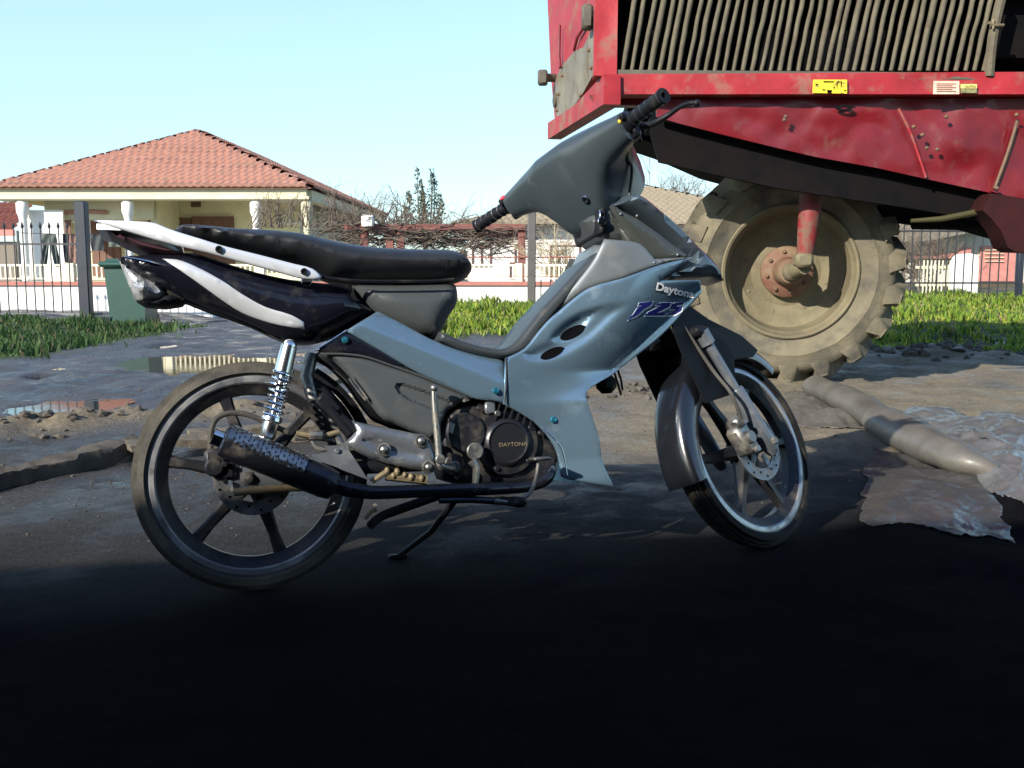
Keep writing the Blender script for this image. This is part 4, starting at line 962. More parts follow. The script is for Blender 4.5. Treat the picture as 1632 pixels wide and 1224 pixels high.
def sheet(name, corners, h_, seed, lbl, n=70, m_=None):
    A, B_, C_, D_ = [G(*c) for c in corners]; mb = MB(); cc = (A+B_+C_+D_)/4; cc.z = 0
    vs = []
    for j in range(n+1):
        for i in range(n+1):
            u, v = i/n, j/n; u2 = u+.09*fbm(v*4, seed); v2 = v+.10*fbm(u*4, seed+3)
            p = A*(1-u2)*(1-v2)+B_*u2*(1-v2)+C_*u2*v2+D_*(1-u2)*v2
            e = min(u, 1-u, v, 1-v); k = sst(0, .35, e)
            r_ = abs(noise.noise(Vector((p.x*2.4, p.y*2.4, seed))))**.7*1.0+.35*(1-abs(noise.noise(Vector((p.x*7, p.y*7, seed+2))))*2)+.14*fbm(p.x*14, p.y*14, seed)
            rd = 1-abs(noise.noise(Vector((p.x*5+.8*fbm(p.y*3, seed), p.y*5, seed+7))))*4; rd2 = 1-abs(noise.noise(Vector((p.x*11, p.y*11+.8*fbm(p.x*3, 2), seed+9))))*4; p.z = hgt(p.x, p.y)+.006+h_*k*max(.02, .5+.35*fbm(p.x*1.6, p.y*1.6, seed)+.16*max(0, rd)+.05*max(0, rd2)); vs.append(p)
    mb.add(vs, [(j*(n+1)+i, j*(n+1)+i+1, (j+1)*(n+1)+i+1, (j+1)*(n+1)+i) for j in range(n) for i in range(n)])
    o = mb.build(name, m_ or plm, loc=cc, angle=75, doub=False); sd = o.modifiers.new('thickness', 'SOLIDIFY'); sd.thickness = .002
    tag(o, lbl, 'plastic sheet'); return o
sheet('plastic_sheet', ((1600, 800), (1800, 860), (1760, 668), (1430, 655)), .085, 2, 'crumpled grey plastic sheet beyond the muddy tube at the right edge', 110)
sheet('plastic_sheet', ((1370, 840), (1620, 860), (1570, 760), (1390, 712)), .035, 11, 'flat muddy plastic sheet on the near side of the tube', 90, mat('dark_muddy_sheet', (.055, .054, .052), (.03, .028, .025), rough=.28, scale=6, bump=.005, bscale=18, dirt=((.035, .03, .024), .45, .65, 6)))
sheet('plastic_sheet', ((1240, 672), (1400, 690), (1330, 622), (1250, 628)), .035, 23, 'flat scrap of muddy plastic beside the far end of the tube', 60, tubm)

# ---------------------------------------------------------------- combine harvester
HM = Matrix.Translation((.54, 5.9, 0)) @ Matrix.Rotation(math.atan2(-.05, 1), 4, 'Z')
harv = thing('combine_harvester', (.54, 5.9, 0), 'big worn red combine harvester parked behind the moped', 'harvester', world=False); harv.rotation_euler = HM.to_euler()
red = mat('faded_red_paint', (.165, .005, .010), (.105, .004, .008), rough=.42, scale=2.5, bump=.0025, bscale=7, coat=.15, dirt=((.13, .075, .05), .56, .80, 4.5))
redd = mat('scuffed_red_paint', (.36, .017, .024), (.25, .011, .017), rough=.5, scale=5, bump=.004, bscale=8, dirt=((.20, .14, .10), .50, .72, 6))
beige = mat('oily_beige_sheet', (.20, .18, .13), (.13, .11, .08), rough=.5, scale=4, bump=.01, bscale=5, dirt=((.10, .08, .05), .52, .75, 6))
slm = mat('dusty_grille_slat', (.125, .105, .068), (.08, .068, .045), rough=.8, scale=9, bump=.006, bscale=16, dirt=((.08, .06, .04), .55, .72, 10))
frm = mat('grimy_frame', (.10, .09, .065), (.06, .055, .045), rough=.7, bump=.003, bscale=30)
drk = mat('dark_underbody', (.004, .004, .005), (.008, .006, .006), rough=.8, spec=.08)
def hp(pts, off): return [Vector((a, -off, b)) for a, b in [hitplane(HM, x, y, off) for x, y in pts]]
def hpart(name, m_, pts, off, th, parent=None, sp=0, lump=0, **k):
    mb = MB(); P = hp(pts, off)
    if sp:
        V, F, out = fill([(p.x, p.z) for p in P], sp); d = pdist(V, out)
        zf = [-off+(lump*(fbm(v[0]*2.2, v[1]*2.6, off)+.35*fbm(v[0]*7, v[1]*7, off)))*min(1, d[i]/.05) for i, v in enumerate(V)]
        mb.add([(v[0], zf[i], v[1]) for i, v in enumerate(V)]+[(v[0], zf[i]+th, v[1]) for i, v in enumerate(V)], F+[tuple(i+len(V) for i in reversed(f)) for f in F])
        edgewall(mb, V, F, lambda i: zf[i], lambda i: zf[i]+th)
    else: mb.prism(P, (0, th, 0))
    return mb.build(name, m_, parent or harv, **k)
# sill, its folded lower lip, then the sloping skirt
hpart('sill', redd, [(962, 118), (1720, 114), (1720, 150), (962, 150)], .05, .16, sp=.05, lump=.012)
hpart('sill_lip', red, [(940, 151), (1720, 151), (1720, 166), (948, 168)], -.14, .10)
sk = hpart('skirt_panel', red, [(1046, 158), (1720, 157), (1720, 212), (1632, 318), (1600, 312), (1480, 286), (1400, 268), (1300, 250), (1240, 236), (1150, 214), (1080, 196), (1046, 186)], -.05, .02, sp=.04, lump=.035, angle=40)
hpart('end_panel', red, [(1610, 205), (1720, 200), (1720, 345), (1580, 305)], -.03, .02, sp=.05, lump=.02)
mb = MB(); e = hp([(1434, 172), (1455, 215), (1478, 282)], .0); mb.tube([p+Vector((0, .022, 0)) for p in e], .008, 6, sub=4); mb.build('weld_seam', redd, harv); mb = MB(); e = hp([(1625, 190), (1610, 240), (1588, 300)], .01); mb.tube([p+Vector((0, .024, 0)) for p in e], .010, 6, sub=3); mb.build('weld_seam', M['rust'], harv)
for q in ((1252, 186), (1477, 236), (1456, 202), (1470, 215), (1250, 191), (1508, 186), (1589, 300), (1494, 238), (1620, 183)):
    mb = MB(); mb.sphere(hp([q], .02)[0], .012, 8, 6); mb.build('bolt', M['rust'], harv)
mb = MB(); c_ = hp([(1345, 172)], .0)[0]; mb.lathe(c_, (0, -1, 0), [(.02, 0), (.05, .0), (.05, .008), (.02, .008)], 20, closed=True); mb.v = [Vector((v.x*1.0, v.y, c_.z+(v.z-c_.z)*.35)) for v in mb.v]; mb.build('lift_eye', drk, harv)
# grille
pl = hpart('pillar', redd, [(948, -14), (985, -14), (983, 122), (946, 120)], .055, .16, sp=.05, lump=.012)
hpart('grille_backing', M['dark'], [(975, -14), (1620, -14), (1590, 120), (975, 116)], -.22, .02)
gr = hpart('grille_frame', frm, [(977, 111), (1578, 116), (1578, 127), (980, 123)], .045, .05)
mb = MB(); 
for i in range(40):
    xb = 992+i*14.75; ln = 21+6*i/40+random.uniform(-2, 2)
    p = hp([(xb, 113), (xb+ln*.5+random.uniform(-.8, .8), 55), (xb+ln, 0), (xb+ln*1.06, -12)], .01)
    r_ = .0155*random.uniform(.8, 1.15); n0 = len(mb.v)
    mb.tube(p, [r_*.9, r_, r_, r_], 8, sub=7)
    mb.v[n0:] = [v+Vector((.0035*noise.noise(v*9), (v.y*0)+.010*noise.noise(v*7), 0)) for v in mb.v[n0:]]
mb.build('grille_slats', slm, gr, angle=60)
mb = MB(); e = hp([(1576, 122), (1582, 60), (1596, -4), (1602, -14)], .04); mb.tube(e, .028, 8, sub=3); mb.build('grille_side_rail', slm, gr)
mb = MB(); e = hp([(1575, 36), (1585, 40), (1600, 40)], .08); mb.tube(e, .008, 6); mb.tube(hp([(1583, 30), (1583, 46)], .08), .006, 6); mb.build('latch', M['copper'], gr)
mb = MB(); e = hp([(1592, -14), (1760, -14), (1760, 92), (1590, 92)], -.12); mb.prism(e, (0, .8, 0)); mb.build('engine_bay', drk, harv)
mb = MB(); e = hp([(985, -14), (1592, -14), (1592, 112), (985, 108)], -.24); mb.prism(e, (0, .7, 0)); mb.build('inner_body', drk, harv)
hpart('top_rail', redd, [(948, -44), (1760, -44), (1760, -15), (948, -15)], .03, .16)
mb = MB(); mb.prism(hp([(985, -44), (1760, -44), (1760, -16), (985, -16)], -.14), (0, .9, 0)); mb.build('roof_plate', drk, harv)
# decals on the sill
def decal(name, m_, pts, off=.016): return hpart(name, m_, pts, off, .003)
ye = mat('yellow_sticker', (.80, .62, .03), rough=.5, dirt=((.08, .06, .03), .57, .66, 22))
st1 = decal('warning_sticker', ye, [(1296, 127), (1350, 127), (1350, 149), (1295, 148)], .072)
st2 = decal('pale_sticker', mat('faded_sticker', (.75, .5, .40), (.7, .38, .3), rough=.6, scale=30), [(1488, 129), (1529, 129), (1529, 150), (1487, 150)], .072)
st3 = decal('caution_sticker', mat('yellow_label', (.6, .52, .16), rough=.6), [(1531, 134), (1557, 134), (1557, 141), (1531, 141)], .072)
decal('caution_sticker', mat('dark_label', (.12, .12, .06), (.3, .28, .12), rough=.6, scale=60), [(1531, 142), (1557, 142), (1557, 148), (1531, 148)], .072)
def plh(off):
    def f(px, py): x, z_ = hitplane(HM, px, py, off); return Vector((x, -off-.001, z_))
    return f
text_on('CAUTION', (1537, 140), (1555, 140), (1537, 136), plh(.0735), 'sticker_lettering', M['dark'], st3, .0)
mb = MB()
for (x0, y0, x1, y1) in ((1312, 129, 1330, 131), (1299, 133, 1304, 135), (1318, 143, 1326, 148), (1333, 130, 1335, 143), (1340, 129, 1342, 140), (1310, 142, 1316, 144), (1345, 143, 1349, 145), (1328, 138, 1331, 141)): mb.prism(hp([(x0, y0), (x1, y0+.5), (x1-1, y1), (x0+1, y1)], .0755), (0, .002, 0))
mb.build('sticker_print', M['dark'], st1)
mb = MB()
for k in range(5): mb.prism(hp([(1493, 133+k*3), (1524-(k % 2)*6, 133+k*3), (1524-(k % 2)*6, 133.9+k*3), (1493, 133.9+k*3)], .0755), (0, .002, 0))
mb.build('sticker_print', M['rust'], st2)
# end wall of the machine, running away from the camera
HE = Matrix.Translation((.54, 5.9, 0)) @ Matrix(((-.155, -.988, 0, 0), (.988, -.155, 0, 0), (0, 0, 1, 0), (0, 0, 0, 1)))
ltoh = HM.inverted() @ HE
def he(pts, out): return [ltoh @ Vector((a, out, b)) for a, b in [hitplane(HE, x, y, -out) for x, y in pts]]
inn = (ltoh.to_3x3() @ Vector((0, -1, 0)))
def hepart(name, m_, pts, out, th, **k):
    mb = MB(); mb.prism(he(pts, out), inn*th); return mb.build(name, m_, harv, **k)
hepart('end_wall', redd, [(872, -14), (948, -14), (946, 120), (900, 190), (884, 190), (878, 120)], .0, .06)
p = he([(945, 42), (930, 75), (915, 82), (893, 108), (884, 130), (883, 165), (888, 190), (905, 180), (925, 155), (946, 118)], .012)
V = [(q.y, q.z) for q in p]; mb = MB(); mb.prism(p, inn*.01); mb.build('end_sheet', beige, harv)
hepart('end_sill', redd, [(873, 222), (873, 196), (915, 168), (962, 118), (962, 166)], .03, .10)
mb = MB(); e = he([(892, 40), (891, 90), (893, 108)], .03); mb.tube(e, .012, 6); mb.build('end_rib', red, harv); mb = MB(); e = he([(945, 20), (920, 60), (915, 80)], .02); mb.tube(e, .010, 6); mb.build('end_rib', red, harv)
mb = MB(); c_ = he([(936, 28)], .05)[0]; mb.bbox(c_, (.07, .10, .14), .015); mb.build('hinge_block', frm, harv)
for q in ((896, 120), (890, 150), (942, 108), (938, 80), (912, 178), (887, 176), (925, 152)):
    mb = MB(); mb.sphere(he([q], .018)[0], .012, 8, 6); mb.build('bolt', M['rust'], harv)
mb = MB(); c_ = he([(886, 160)], .012)[0]; mb.lathe(c_, -inn, [(.0001, .0), (.05, 0), (.05, .015), (.03, .02), (.0001, .01)], 16); mb.build('round_cap', frm, harv)
mb = MB(); a = D(884, 124, 7.3); b_ = D(868, 124, 7.25); Hi = HM.inverted(); mb.tube([Hi @ a, Hi @ b_], .03, 10); mb.bbox(Hi @ D(865, 124, 7.25), (.07, .10, .10), .012); mb.build('marker_lamp', frm, harv)
# underbody
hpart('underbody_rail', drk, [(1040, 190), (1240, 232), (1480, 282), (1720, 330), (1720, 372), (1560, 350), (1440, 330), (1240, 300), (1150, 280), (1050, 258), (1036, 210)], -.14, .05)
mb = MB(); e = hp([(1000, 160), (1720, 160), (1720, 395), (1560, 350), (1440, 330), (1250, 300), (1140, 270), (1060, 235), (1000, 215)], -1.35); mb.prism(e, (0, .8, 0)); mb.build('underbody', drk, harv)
mb = MB(); e = hp([(1046, 170), (1720, 170), (1720, 200), (1046, 185)], -.16); mb.prism(e, (0, .9, 0)); mb.build('floor_plate', drk, harv)
hpart('rear_bracket', mat('dark_red_paint', (.035, .006, .007), (.02, .005, .005), rough=.7, spec=.2), [(1566, 335), (1580, 308), (1720, 330), (1720, 405), (1620, 402), (1606, 394), (1596, 368), (1580, 348)], .05, .20)
mb = MB(); mb.tube(hp([(1452, 352), (1500, 349), (1562, 337)], -.08), [.012, .018, .02], 10); mb.build('hydraulic_rod', mat('oily_yellow_rod', (.05, .045, .015), rough=.5), harv)
mb = MB(); mb.tube(hp([(1455, 353), (1640, 356)], -.5), .05, 8); mb.tube(hp([(1400, 340), (1480, 352)], -.6), .045, 8); mb.build('steering_linkage', drk, harv)
hpart('chassis_plate', drk, [(1400, 325), (1720, 330), (1720, 400), (1600, 372), (1540, 366), (1440, 352)], -.75, .06)
# strut and knuckle
Hl = lambda px, py, y: HM.inverted() @ D(px, py, y)
mb = MB(); mb.tube([Hl(1300, 200, 6.30), Hl(1294, 300, 6.22), Hl(1287, 370, 6.18), Hl(1281, 425, 6.22)], [.075, .074, .062, .045], 14)
mb.build('axle_strut', mat('muddy_dark_red', (.20, .016, .018), (.13, .012, .013), rough=.6, scale=6, dirt=((.13, .09, .06), .46, .62, 9)), harv)
# wheel
wx = D(1253, 433, 6.62); wxr = HM.inverted() @ wx
tyrem = mat('mud_caked_tyre', (.17, .147, .096), (.115, .10, .068), rough=.9, scale=5, bump=.006, bscale=22, dirt=((.05, .047, .043), .47, .68, 4))
rimm = mat('mud_splashed_rim', (.16, .137, .08), (.11, .093, .056), rough=.8, scale=6, bump=.004, bscale=40, dirt=((.18, .14, .08), .55, .8, 9))
XW = Matrix.Translation(wxr) @ Matrix.Rotation(R(-6), 4, 'Z')           # wheel frame: axis along Y, steered a little
RO = .715
mb = MB(); mb.X = XW
tp = [(.405, -.17), (.415, -.195), (.435, -.20), (.47, -.212), (.54, -.225), (.545, -.232), (.555, -.226), (.60, -.222), (.64, -.205), (.665, -.17), (.68, -.09), (.684, 0), (.68, .09), (.665, .17), (.64, .205), (.54, .225), (.435, .20), (.405, .17)]
mb.lathe((0, 0, 0), (0, 1, 0), tp, 90)
mb.v = [v+Vector((.006*fbm(v.x*6, v.z*6, v.y*5), .006*fbm(v.x*7, v.z*7, 3), .006*fbm(v.x*6, v.z*6, 8))) for v in mb.v]
ty = mb.build('tractor_wheel', tyrem, harv, angle=50); ty['label'] = 'mud caked rear wheel with deep lugs'
for k in range(19):
    for sg in (-1, 1):
        a0_ = 2*pi*(k+(.5 if sg > 0 else 0))/19+.08
        mb = MB(); mb.X = XW; vs = []; n = 7
        for i in range(n+1):
            t_ = i/n; yy = sg*(.235-t_*.25); an = a0_+t_*.21; base = RO-.055-(.055 if i == 0 else (.02 if i == 1 else 0))
            top = RO+.024-(.035 if i == 0 else (.010 if i == 1 else 0))+.008*noise.noise(Vector((k*1.7, i*.9, sg*3))); hw = .026-.004*t_+.006*noise.noise(Vector((k, i*.6, sg))); hb = .056-.008*t_
            e = Vector((cos(an), 0, sin(an))); tt = Vector((-sin(an), 0, cos(an)))
            vs += [e*base+tt*hb+Vector((0, yy, 0)), e*top+tt*hw+Vector((0, yy, 0)), e*top-tt*hw+Vector((0, yy, 0)), e*base-tt*hb+Vector((0, yy, 0))]
        fs = [(0, 1, 2, 3), (n*4+3, n*4+2, n*4+1, n*4)]
        for i in range(n):
            for q in range(3): fs.append((i*4+q, i*4+4+q, i*4+5+q, i*4+1+q))
        # shoulder web that runs down the sidewall
        vs = [v+Vector((.004*noise.noise(v*11), 0, .004*noise.noise(v*9))) for v in vs]
        mb.add(vs, fs)
        e0 = Vector((cos(a0_), 0, sin(a0_))); t0 = Vector((-sin(a0_), 0, cos(a0_)))
        yy = sg*.222
        w8 = [e0*.60+t0*.010+Vector((0, sg*.218, 0)), e0*.60-t0*.010+Vector((0, sg*.218, 0)), e0*(RO-.01)-t0*.055+Vector((0, sg*.17, 0)), e0*(RO-.01)+t0*.055+Vector((0, sg*.17, 0)), e0*(RO-.005)-t0*.03+Vector((0, sg*.236, 0)), e0*(RO-.005)+t0*.03+Vector((0, sg*.236, 0))]
        mb.add(w8, [(0, 1, 4, 5), (0, 5, 3), (1, 2, 4), (5, 4, 2, 3), (0, 3, 2, 1)])
        mb.build('tread_lug', tyrem, ty, angle=62)
mb = MB(); mb.X = XW
mb.lathe((0, 0, 0), (0, 1, 0), [(0.4346, -0.2), (0.4374, -0.215), (0.4282, -0.222), (0.4136, -0.215), (0.4072, -0.19), (0.3889, -0.17), (0.3825, -0.1), (0.3706, -0.03), (0.3477, -0.012), (0.302, -0.008), (0.2837, 0.008), (0.2288, 0.025), (0.183, 0.01), (0.0001, 0.01)], 72)
mb.build('wheel_rim', rimm, ty, angle=35)
mb = MB(); mb.X = XW; mb.lathe((0, 0, 0), (0, -1, 0), [(.17, -.03), (.17, .045), (.155, .06), (.10, .08), (.085, .15), (.085, .24), (.07, .262), (.0001, .268)], 36)
hbm = mat('rusty_red_hub', (.13, .05, .032), (.17, .12, .07), rough=.75, scale=9, bump=.003, bscale=50)
hub = mb.build('hub', hbm, ty)
for k in range(8):
    an = 2*pi*k/8+.2; mb = MB(); mb.X = XW; mb.disc((cos(an)*.135, -.072, sin(an)*.135), (0, -1, 0), .013, .016, 6); mb.build('wheel_nut', M['rust'], hub)
for k in range(8):
    an = 2*pi*k/8+.5; mb = MB(); mb.X = XW; mb.lathe((cos(an)*.275, .012, sin(an)*.275), (0, -1, 0), [(.0001, 0), (.012, 0), (.011, .006), (.0001, .008)], 8); mb.build('rim_bolt', rimm, ty)
mb = MB(); kp = XW @ Vector((0, -.27, 0)); mb.tube([Hl(1281, 425, 6.22), kp], [.05, .05], 12); mb.sphere(kp, .06, 12, 8); mb.bbox(Hl(1280, 415, 6.2), (.11, .12, .09), .02); mb.build('steering_knuckle', rimm, harv)
# ---------------------------------------------------------------- houses
cream = mat('cream_render', (.66, .62, .43), (.58, .54, .37), rough=.9, scale=1.5)
white = mat('white_render', (.80, .79, .76), (.74, .73, .70), rough=.9, scale=2)
brownw = mat('brown_shutter', (.16, .07, .045), (.11, .05, .035), rough=.6)
glass = mat('window_glass', (.03, .035, .04), rough=.08, spec=.8)
tile = mat('terracotta_tile', (.46, .24, .18), (.33, .16, .12), rough=.8, scale=9, dirt=((.30, .19, .13), .55, .75, 3))
tileb = mat('grey_tan_tile', (.36, .30, .21), (.24, .20, .145), rough=.85, scale=9)
tiled = mat('dark_red_tile', (.20, .06, .045), (.14, .045, .035), rough=.8, scale=6)
woodr = mat('red_brown_timber', (.20, .07, .055), (.14, .05, .042), rough=.7, scale=6)
def tiles(mb, o, u, v, wid, length, l0, r0, tw=.23, tl=.33, amp=.055, shift=.36):
    # o: eave corner; u along the eave; v up the slope; l0/r0: how far each hip cuts in by the top
    o = Vector(o); u = Vector(u).normalized(); v = Vector(v).normalized(); n = u.cross(v)
    if n.z < 0: n = -n
    rows = max(1, round(length/tl)); tl = length/rows
    for r_ in range(rows):
        a = l0*(r_+.5)/rows; b_ = wid-r0*(r_+.5)/rows
        if b_-a < .02: continue
        k = max(2, int((b_-a)/tw*6)); vs = []
        for i in range(k+1):
            x = a+(b_-a)*i/k; ph = (x/tw+r_*shift)*2*pi; s = amp*(abs(sin(ph/2))**.8); jit = .006*noise.noise(Vector((x*3, r_*1.7, 0)))
            vs += [o+u*x+v*(r_*tl-.03)+n*(s+.05+jit), o+u*x+v*((r_+1)*tl)+n*(s*.8+.0), o+u*x+v*(r_*tl-.03)+n*(-.02+s*.5)]
        mb.add(vs, [(i*3, i*3+3, i*3+4, i*3+1) for i in range(k)]+[(i*3, i*3+2, i*3+5, i*3+3) for i in range(k)])
def hiproof(parent, x0, x1, y0, y1, ze, zr, m_, tw=.23, tl=.33, caps=True):
    hw = (x1-x0)/2; ry0, ry1 = y0+hw, y1-hw; xm = (x0+x1)/2
    if ry1 < ry0:                                    # wider than deep: ridge runs sideways
        hw = (y1-y0)/2; A = Vector((x0+hw, (y0+y1)/2, zr)); B_ = Vector((x1-hw, (y0+y1)/2, zr))
        faces = [((x0, y0), (x1, y0), A, B_), ((x1, y0), (x1, y1), B_, B_), ((x1, y1), (x0, y1), B_, A), ((x0, y1), (x0, y0), A, A)]
    else:
        A = Vector((xm, ry0, zr)); B_ = Vector((xm, ry1, zr))
        faces = [((x0, y0), (x1, y0), A, A), ((x1, y0), (x1, y1), A, B_), ((x1, y1), (x0, y1), B_, B_), ((x0, y1), (x0, y0), B_, A)]
    mb = MB()
    for (p, q, L_, R_) in faces:
        p = Vector((*p, ze)); q = Vector((*q, ze)); u = (q-p).normalized(); W = (q-p).length
        l0 = (L_-p).dot(u); r0 = W-(R_-p).dot(u); vv = (L_-p)-u*l0; tiles(mb, p, u, vv, W, vv.length, l0, r0, tw, tl)
        mb.add([p-Vector((0, 0, .06)), q-Vector((0, 0, .06)), R_-Vector((0, 0, .06)), L_-Vector((0, 0, .06))] if (L_-R_).length > .01 else [p-Vector((0, 0, .06)), q-Vector((0, 0, .06)), L_-Vector((0, 0, .06))], [(0, 1, 2, 3)] if (L_-R_).length > .01 else [(0, 1, 2)])
    r = mb.build('roof', m_, parent, angle=60, doub=False)
    if caps:
        mb = MB(); 
        for a, b_ in ((Vector((x0, y0, ze)), A), (Vector((x1, y0, ze)), A if ry1 >= ry0 and hw == (x1-x0)/2 else B_), (A, B_), (Vector((x1, y1, ze)), B_), (Vector((x0, y1, ze)), B_ if hw == (x1-x0)/2 else A)):
            n = max(1, int((b_-a).length/.36))
            for i in range(n):
                p = a.lerp(b_, i/n); q = a.lerp(b_, (i+1.1)/n); mb.tube([p+Vector((0, 0, .045)), q+Vector((0, 0, .02))], [.10, .08], 8)
        mb.build('ridge_tiles', m_, r)
    return r
def bx(mb, x0, x1, y0, y1, z0, z1): return mb.box(((x0+x1)/2, (y0+y1)/2, (z0+z1)/2), (abs(x1-x0), abs(y1-y0), abs(z1-z0)))
def window(parent, px0, py0, px1, py1, y, fm, pane=glass, name='window', bars=1, shutters=None):
    a = D(px0, py1, y); b_ = D(px1, py0, y); mb = MB(); t_ = .06
    bx(mb, a.x, b_.x, y-.05, y, a.z, a.z+t_); bx(mb, a.x, b_.x, y-.05, y, b_.z-t_, b_.z); bx(mb, a.x, a.x+t_, y-.048, y-.002, a.z+t_, b_.z-t_); bx(mb, b_.x-t_, b_.x, y-.048, y-.002, a.z+t_, b_.z-t_)
    for k in range(bars):
        xx = a.x+(b_.x-a.x)*(k+1)/(bars+1); bx(mb, xx-.025, xx+.025, y-.046, y-.004, a.z+t_, b_.z-t_)
    w = mb.build(name, fm, parent, angle=0); mb = MB(); bx(mb, a.x+.01, b_.x-.01, y-.02, y-.012, a.z+.01, b_.z-.01); mb.build('pane', pane, w, angle=0); return w
# house with the red hip roof
hA = thing('house', (-10, 30, 0), 'cream single storey house with a large orange tiled hip roof and a porch', 'house')
EZ = 2.93
hiproof(hA, -14.75, -5.62, 28, 45, EZ, 5.05, tile)
mb = MB(); bx(mb, -14.55, -5.8, 28.15, 28.45, 2.55, 2.86); bx(mb, -14.62, -5.72, 28.10, 28.20, 2.58, 2.66); bx(mb, -5.95, -5.7, 28.45, 44.8, 2.55, 2.86); bx(mb, -14.6, -14.35, 28.45, 44.8, 2.55, 2.86); mb.build('fascia', cream, hA, angle=0)
mb = MB(); bx(mb, -14.5, -5.8, 28.2, 44.9, 2.862, 2.885); mb.build('soffit', cream, hA, angle=0)
mb = MB(); bx(mb, -13.9, -6.9, 31.2, 31.45, 0, 2.855); bx(mb, -6.9, -6.65, 31.2, 44, 0, 2.855); bx(mb, -13.9, -13.7, 31.45, 44, 0, 2.855); bx(mb, -13.9, -6.65, 44, 44.2, 0, 2.855); bx(mb, -10.6, -10.4, 29.2, 31.2, 0, 2.855); bx(mb, -14.3, -5.95, 28.2, 31.2, 0, .28); mb.build('wall', cream, hA, angle=0)
mb = MB(); bx(mb, -13.6, -10.45, 29.0, 29.12, 2.05, 2.85); mb.build('porch_beam', cream, hA, angle=0)
mb = MB()
for k in range(18):
    a = D(98+k*4.2, 337+ (k-9)**2*.02, 28.95); mb.sphere(a, .07, 6, 4)
mb.build('tile_trim', tile, hA)
for px in (40, 207, 410, 491):
    c_ = D(px, 400, 28.32); mb = MB(); mb.lathe((c_.x, 28.32, .28), (0, 0, 1), [(.17, 0), (.17, .1), (.11, .15), (.11, 1.75), (.13, 1.85), (.17, 1.95), (.17, 2.2), (.13, 2.27)], 12); mb.build('column', white if px != 491 else cream, hA)
mb = MB(); bx(mb, -14.0, -12.9, 28.6, 28.7, .28, 2.3); mb.build('white_screen_wall', white, hA, angle=0)
for (a, b_, c_, d, nm) in ((89, 350, 113, 440, 'door'), (150, 352, 190, 440, 'door'), (310, 345, 372, 440, 'door'), (240, 347, 262, 400, 'shutter'), (292, 347, 305, 400, 'shutter')):
    p, q = D(a, d, 31.15), D(b_ if b_ > a else c_, b_, 31.15); q = D(c_, b_, 31.15); mb = MB(); bx(mb, p.x, q.x, 31.08, 31.19, max(.3, p.z), q.z)
    for k in range(1, 4): xx = p.x+(q.x-p.x)*k/4; bx(mb, xx-.012, xx+.012, 31.06, 31.08, max(.35, p.z), q.z-.05)
    mb.build(nm, brownw, hA, angle=0)
window(hA, 264, 347, 291, 400, 31.18, brownw); window(hA, 114, 352, 146, 400, 31.18, white); window(hA, 442, 320, 482, 358, 31.18, white)
window(hA, 305, 322, 320, 330, 31.18, brownw, bars=0)
# washing hung out before the porch
posts = []
wl = thing('clothes_line', D(95, 440, 22), 'thin washing line stretched in front of the cream house porch', 'clothes line')
a, b_ = D(28, 371, 22), D(200, 373, 22); mb = MB(); mb.tube([a, (a+b_)/2-Vector((0, 0, .02)), b_], .008, 5); mb.build('line', M['wire'], wl)
mb = MB(); mb.tube([Vector((a.x, 22, 0)), a+Vector((0, 0, .05))], .03, 8); mb.tube([Vector((b_.x, 22, 0)), b_+Vector((0, 0, .05))], .03, 8); mb.build('line_post', M['steel'], wl)
cl1 = mat('grey_green_cloth', (.085, .10, .09), rough=.9); cl2 = mat('brown_cloth', (.20, .12, .10), rough=.9); cl3 = mat('dark_cloth', (.05, .055, .06), rough=.9)
def trousers(px, lbl, m_, w0=22, h0=52, nm='trousers'):
    a = D(px, 373, 22.02); sx = w0/1567*22; hh = h0/1567*22; mb = MB()
    vs = []; n = 8
    def sheet_(x0a, x1a, x0b, x1b, z0, z1):
        q = []
        for j in range(n+1):
            t_ = j/n; l = x0a+(x0b-x0a)*t_; r_ = x1a+(x1b-x1a)*t_
            for i in range(n+1):
                u = i/n; q.append((a.x+l+(r_-l)*u, 22.02+.03*sin(u*9+t_*3+px), a.z+z0+(z1-z0)*t_))
        k = len(q); q2 = [(x, y+.02, z_) for x, y, z_ in q]
        F = [(j*(n+1)+i, j*(n+1)+i+1, (j+1)*(n+1)+i+1, (j+1)*(n+1)+i) for j in range(n) for i in range(n)]
        mb.add(q+q2, F+[tuple(x+k for x in reversed(f)) for f in F])
    if nm == 'trousers':
        sheet_(-sx*.5, sx*.5, -sx*.5, sx*.5, 0, -hh*.3); sheet_(-sx*.5, -sx*.02, -sx*.72, -sx*.38, -hh*.3, -hh); sheet_(sx*.02, sx*.5, sx*.34, sx*.66, -hh*.3, -hh)
    else: sheet_(-sx*.5, sx*.5, -sx*.45, sx*.48, 0, -hh)
    o = mb.build(nm, m_, loc=(a.x, 22, a.z-hh), angle=60, doub=False); tag(o, lbl, nm)
trousers(78, 'grey green trousers hanging with spread legs, leftmost on the washing line', cl1)
trousers(113, 'narrow brown garment hanging on the line just left of the thick fence post', cl2, 14, 46, 'garment')
trousers(104, 'dark garment behind the brown one on the washing line', cl3, 8, 44, 'garment')
trousers(154, 'dark shirt on the washing line just right of the thick fence post', cl3, 20, 26, 'shirt')
trousers(182, 'short grey cloth pegged near the right end of the washing line', cl1, 22, 20, 'cloth')
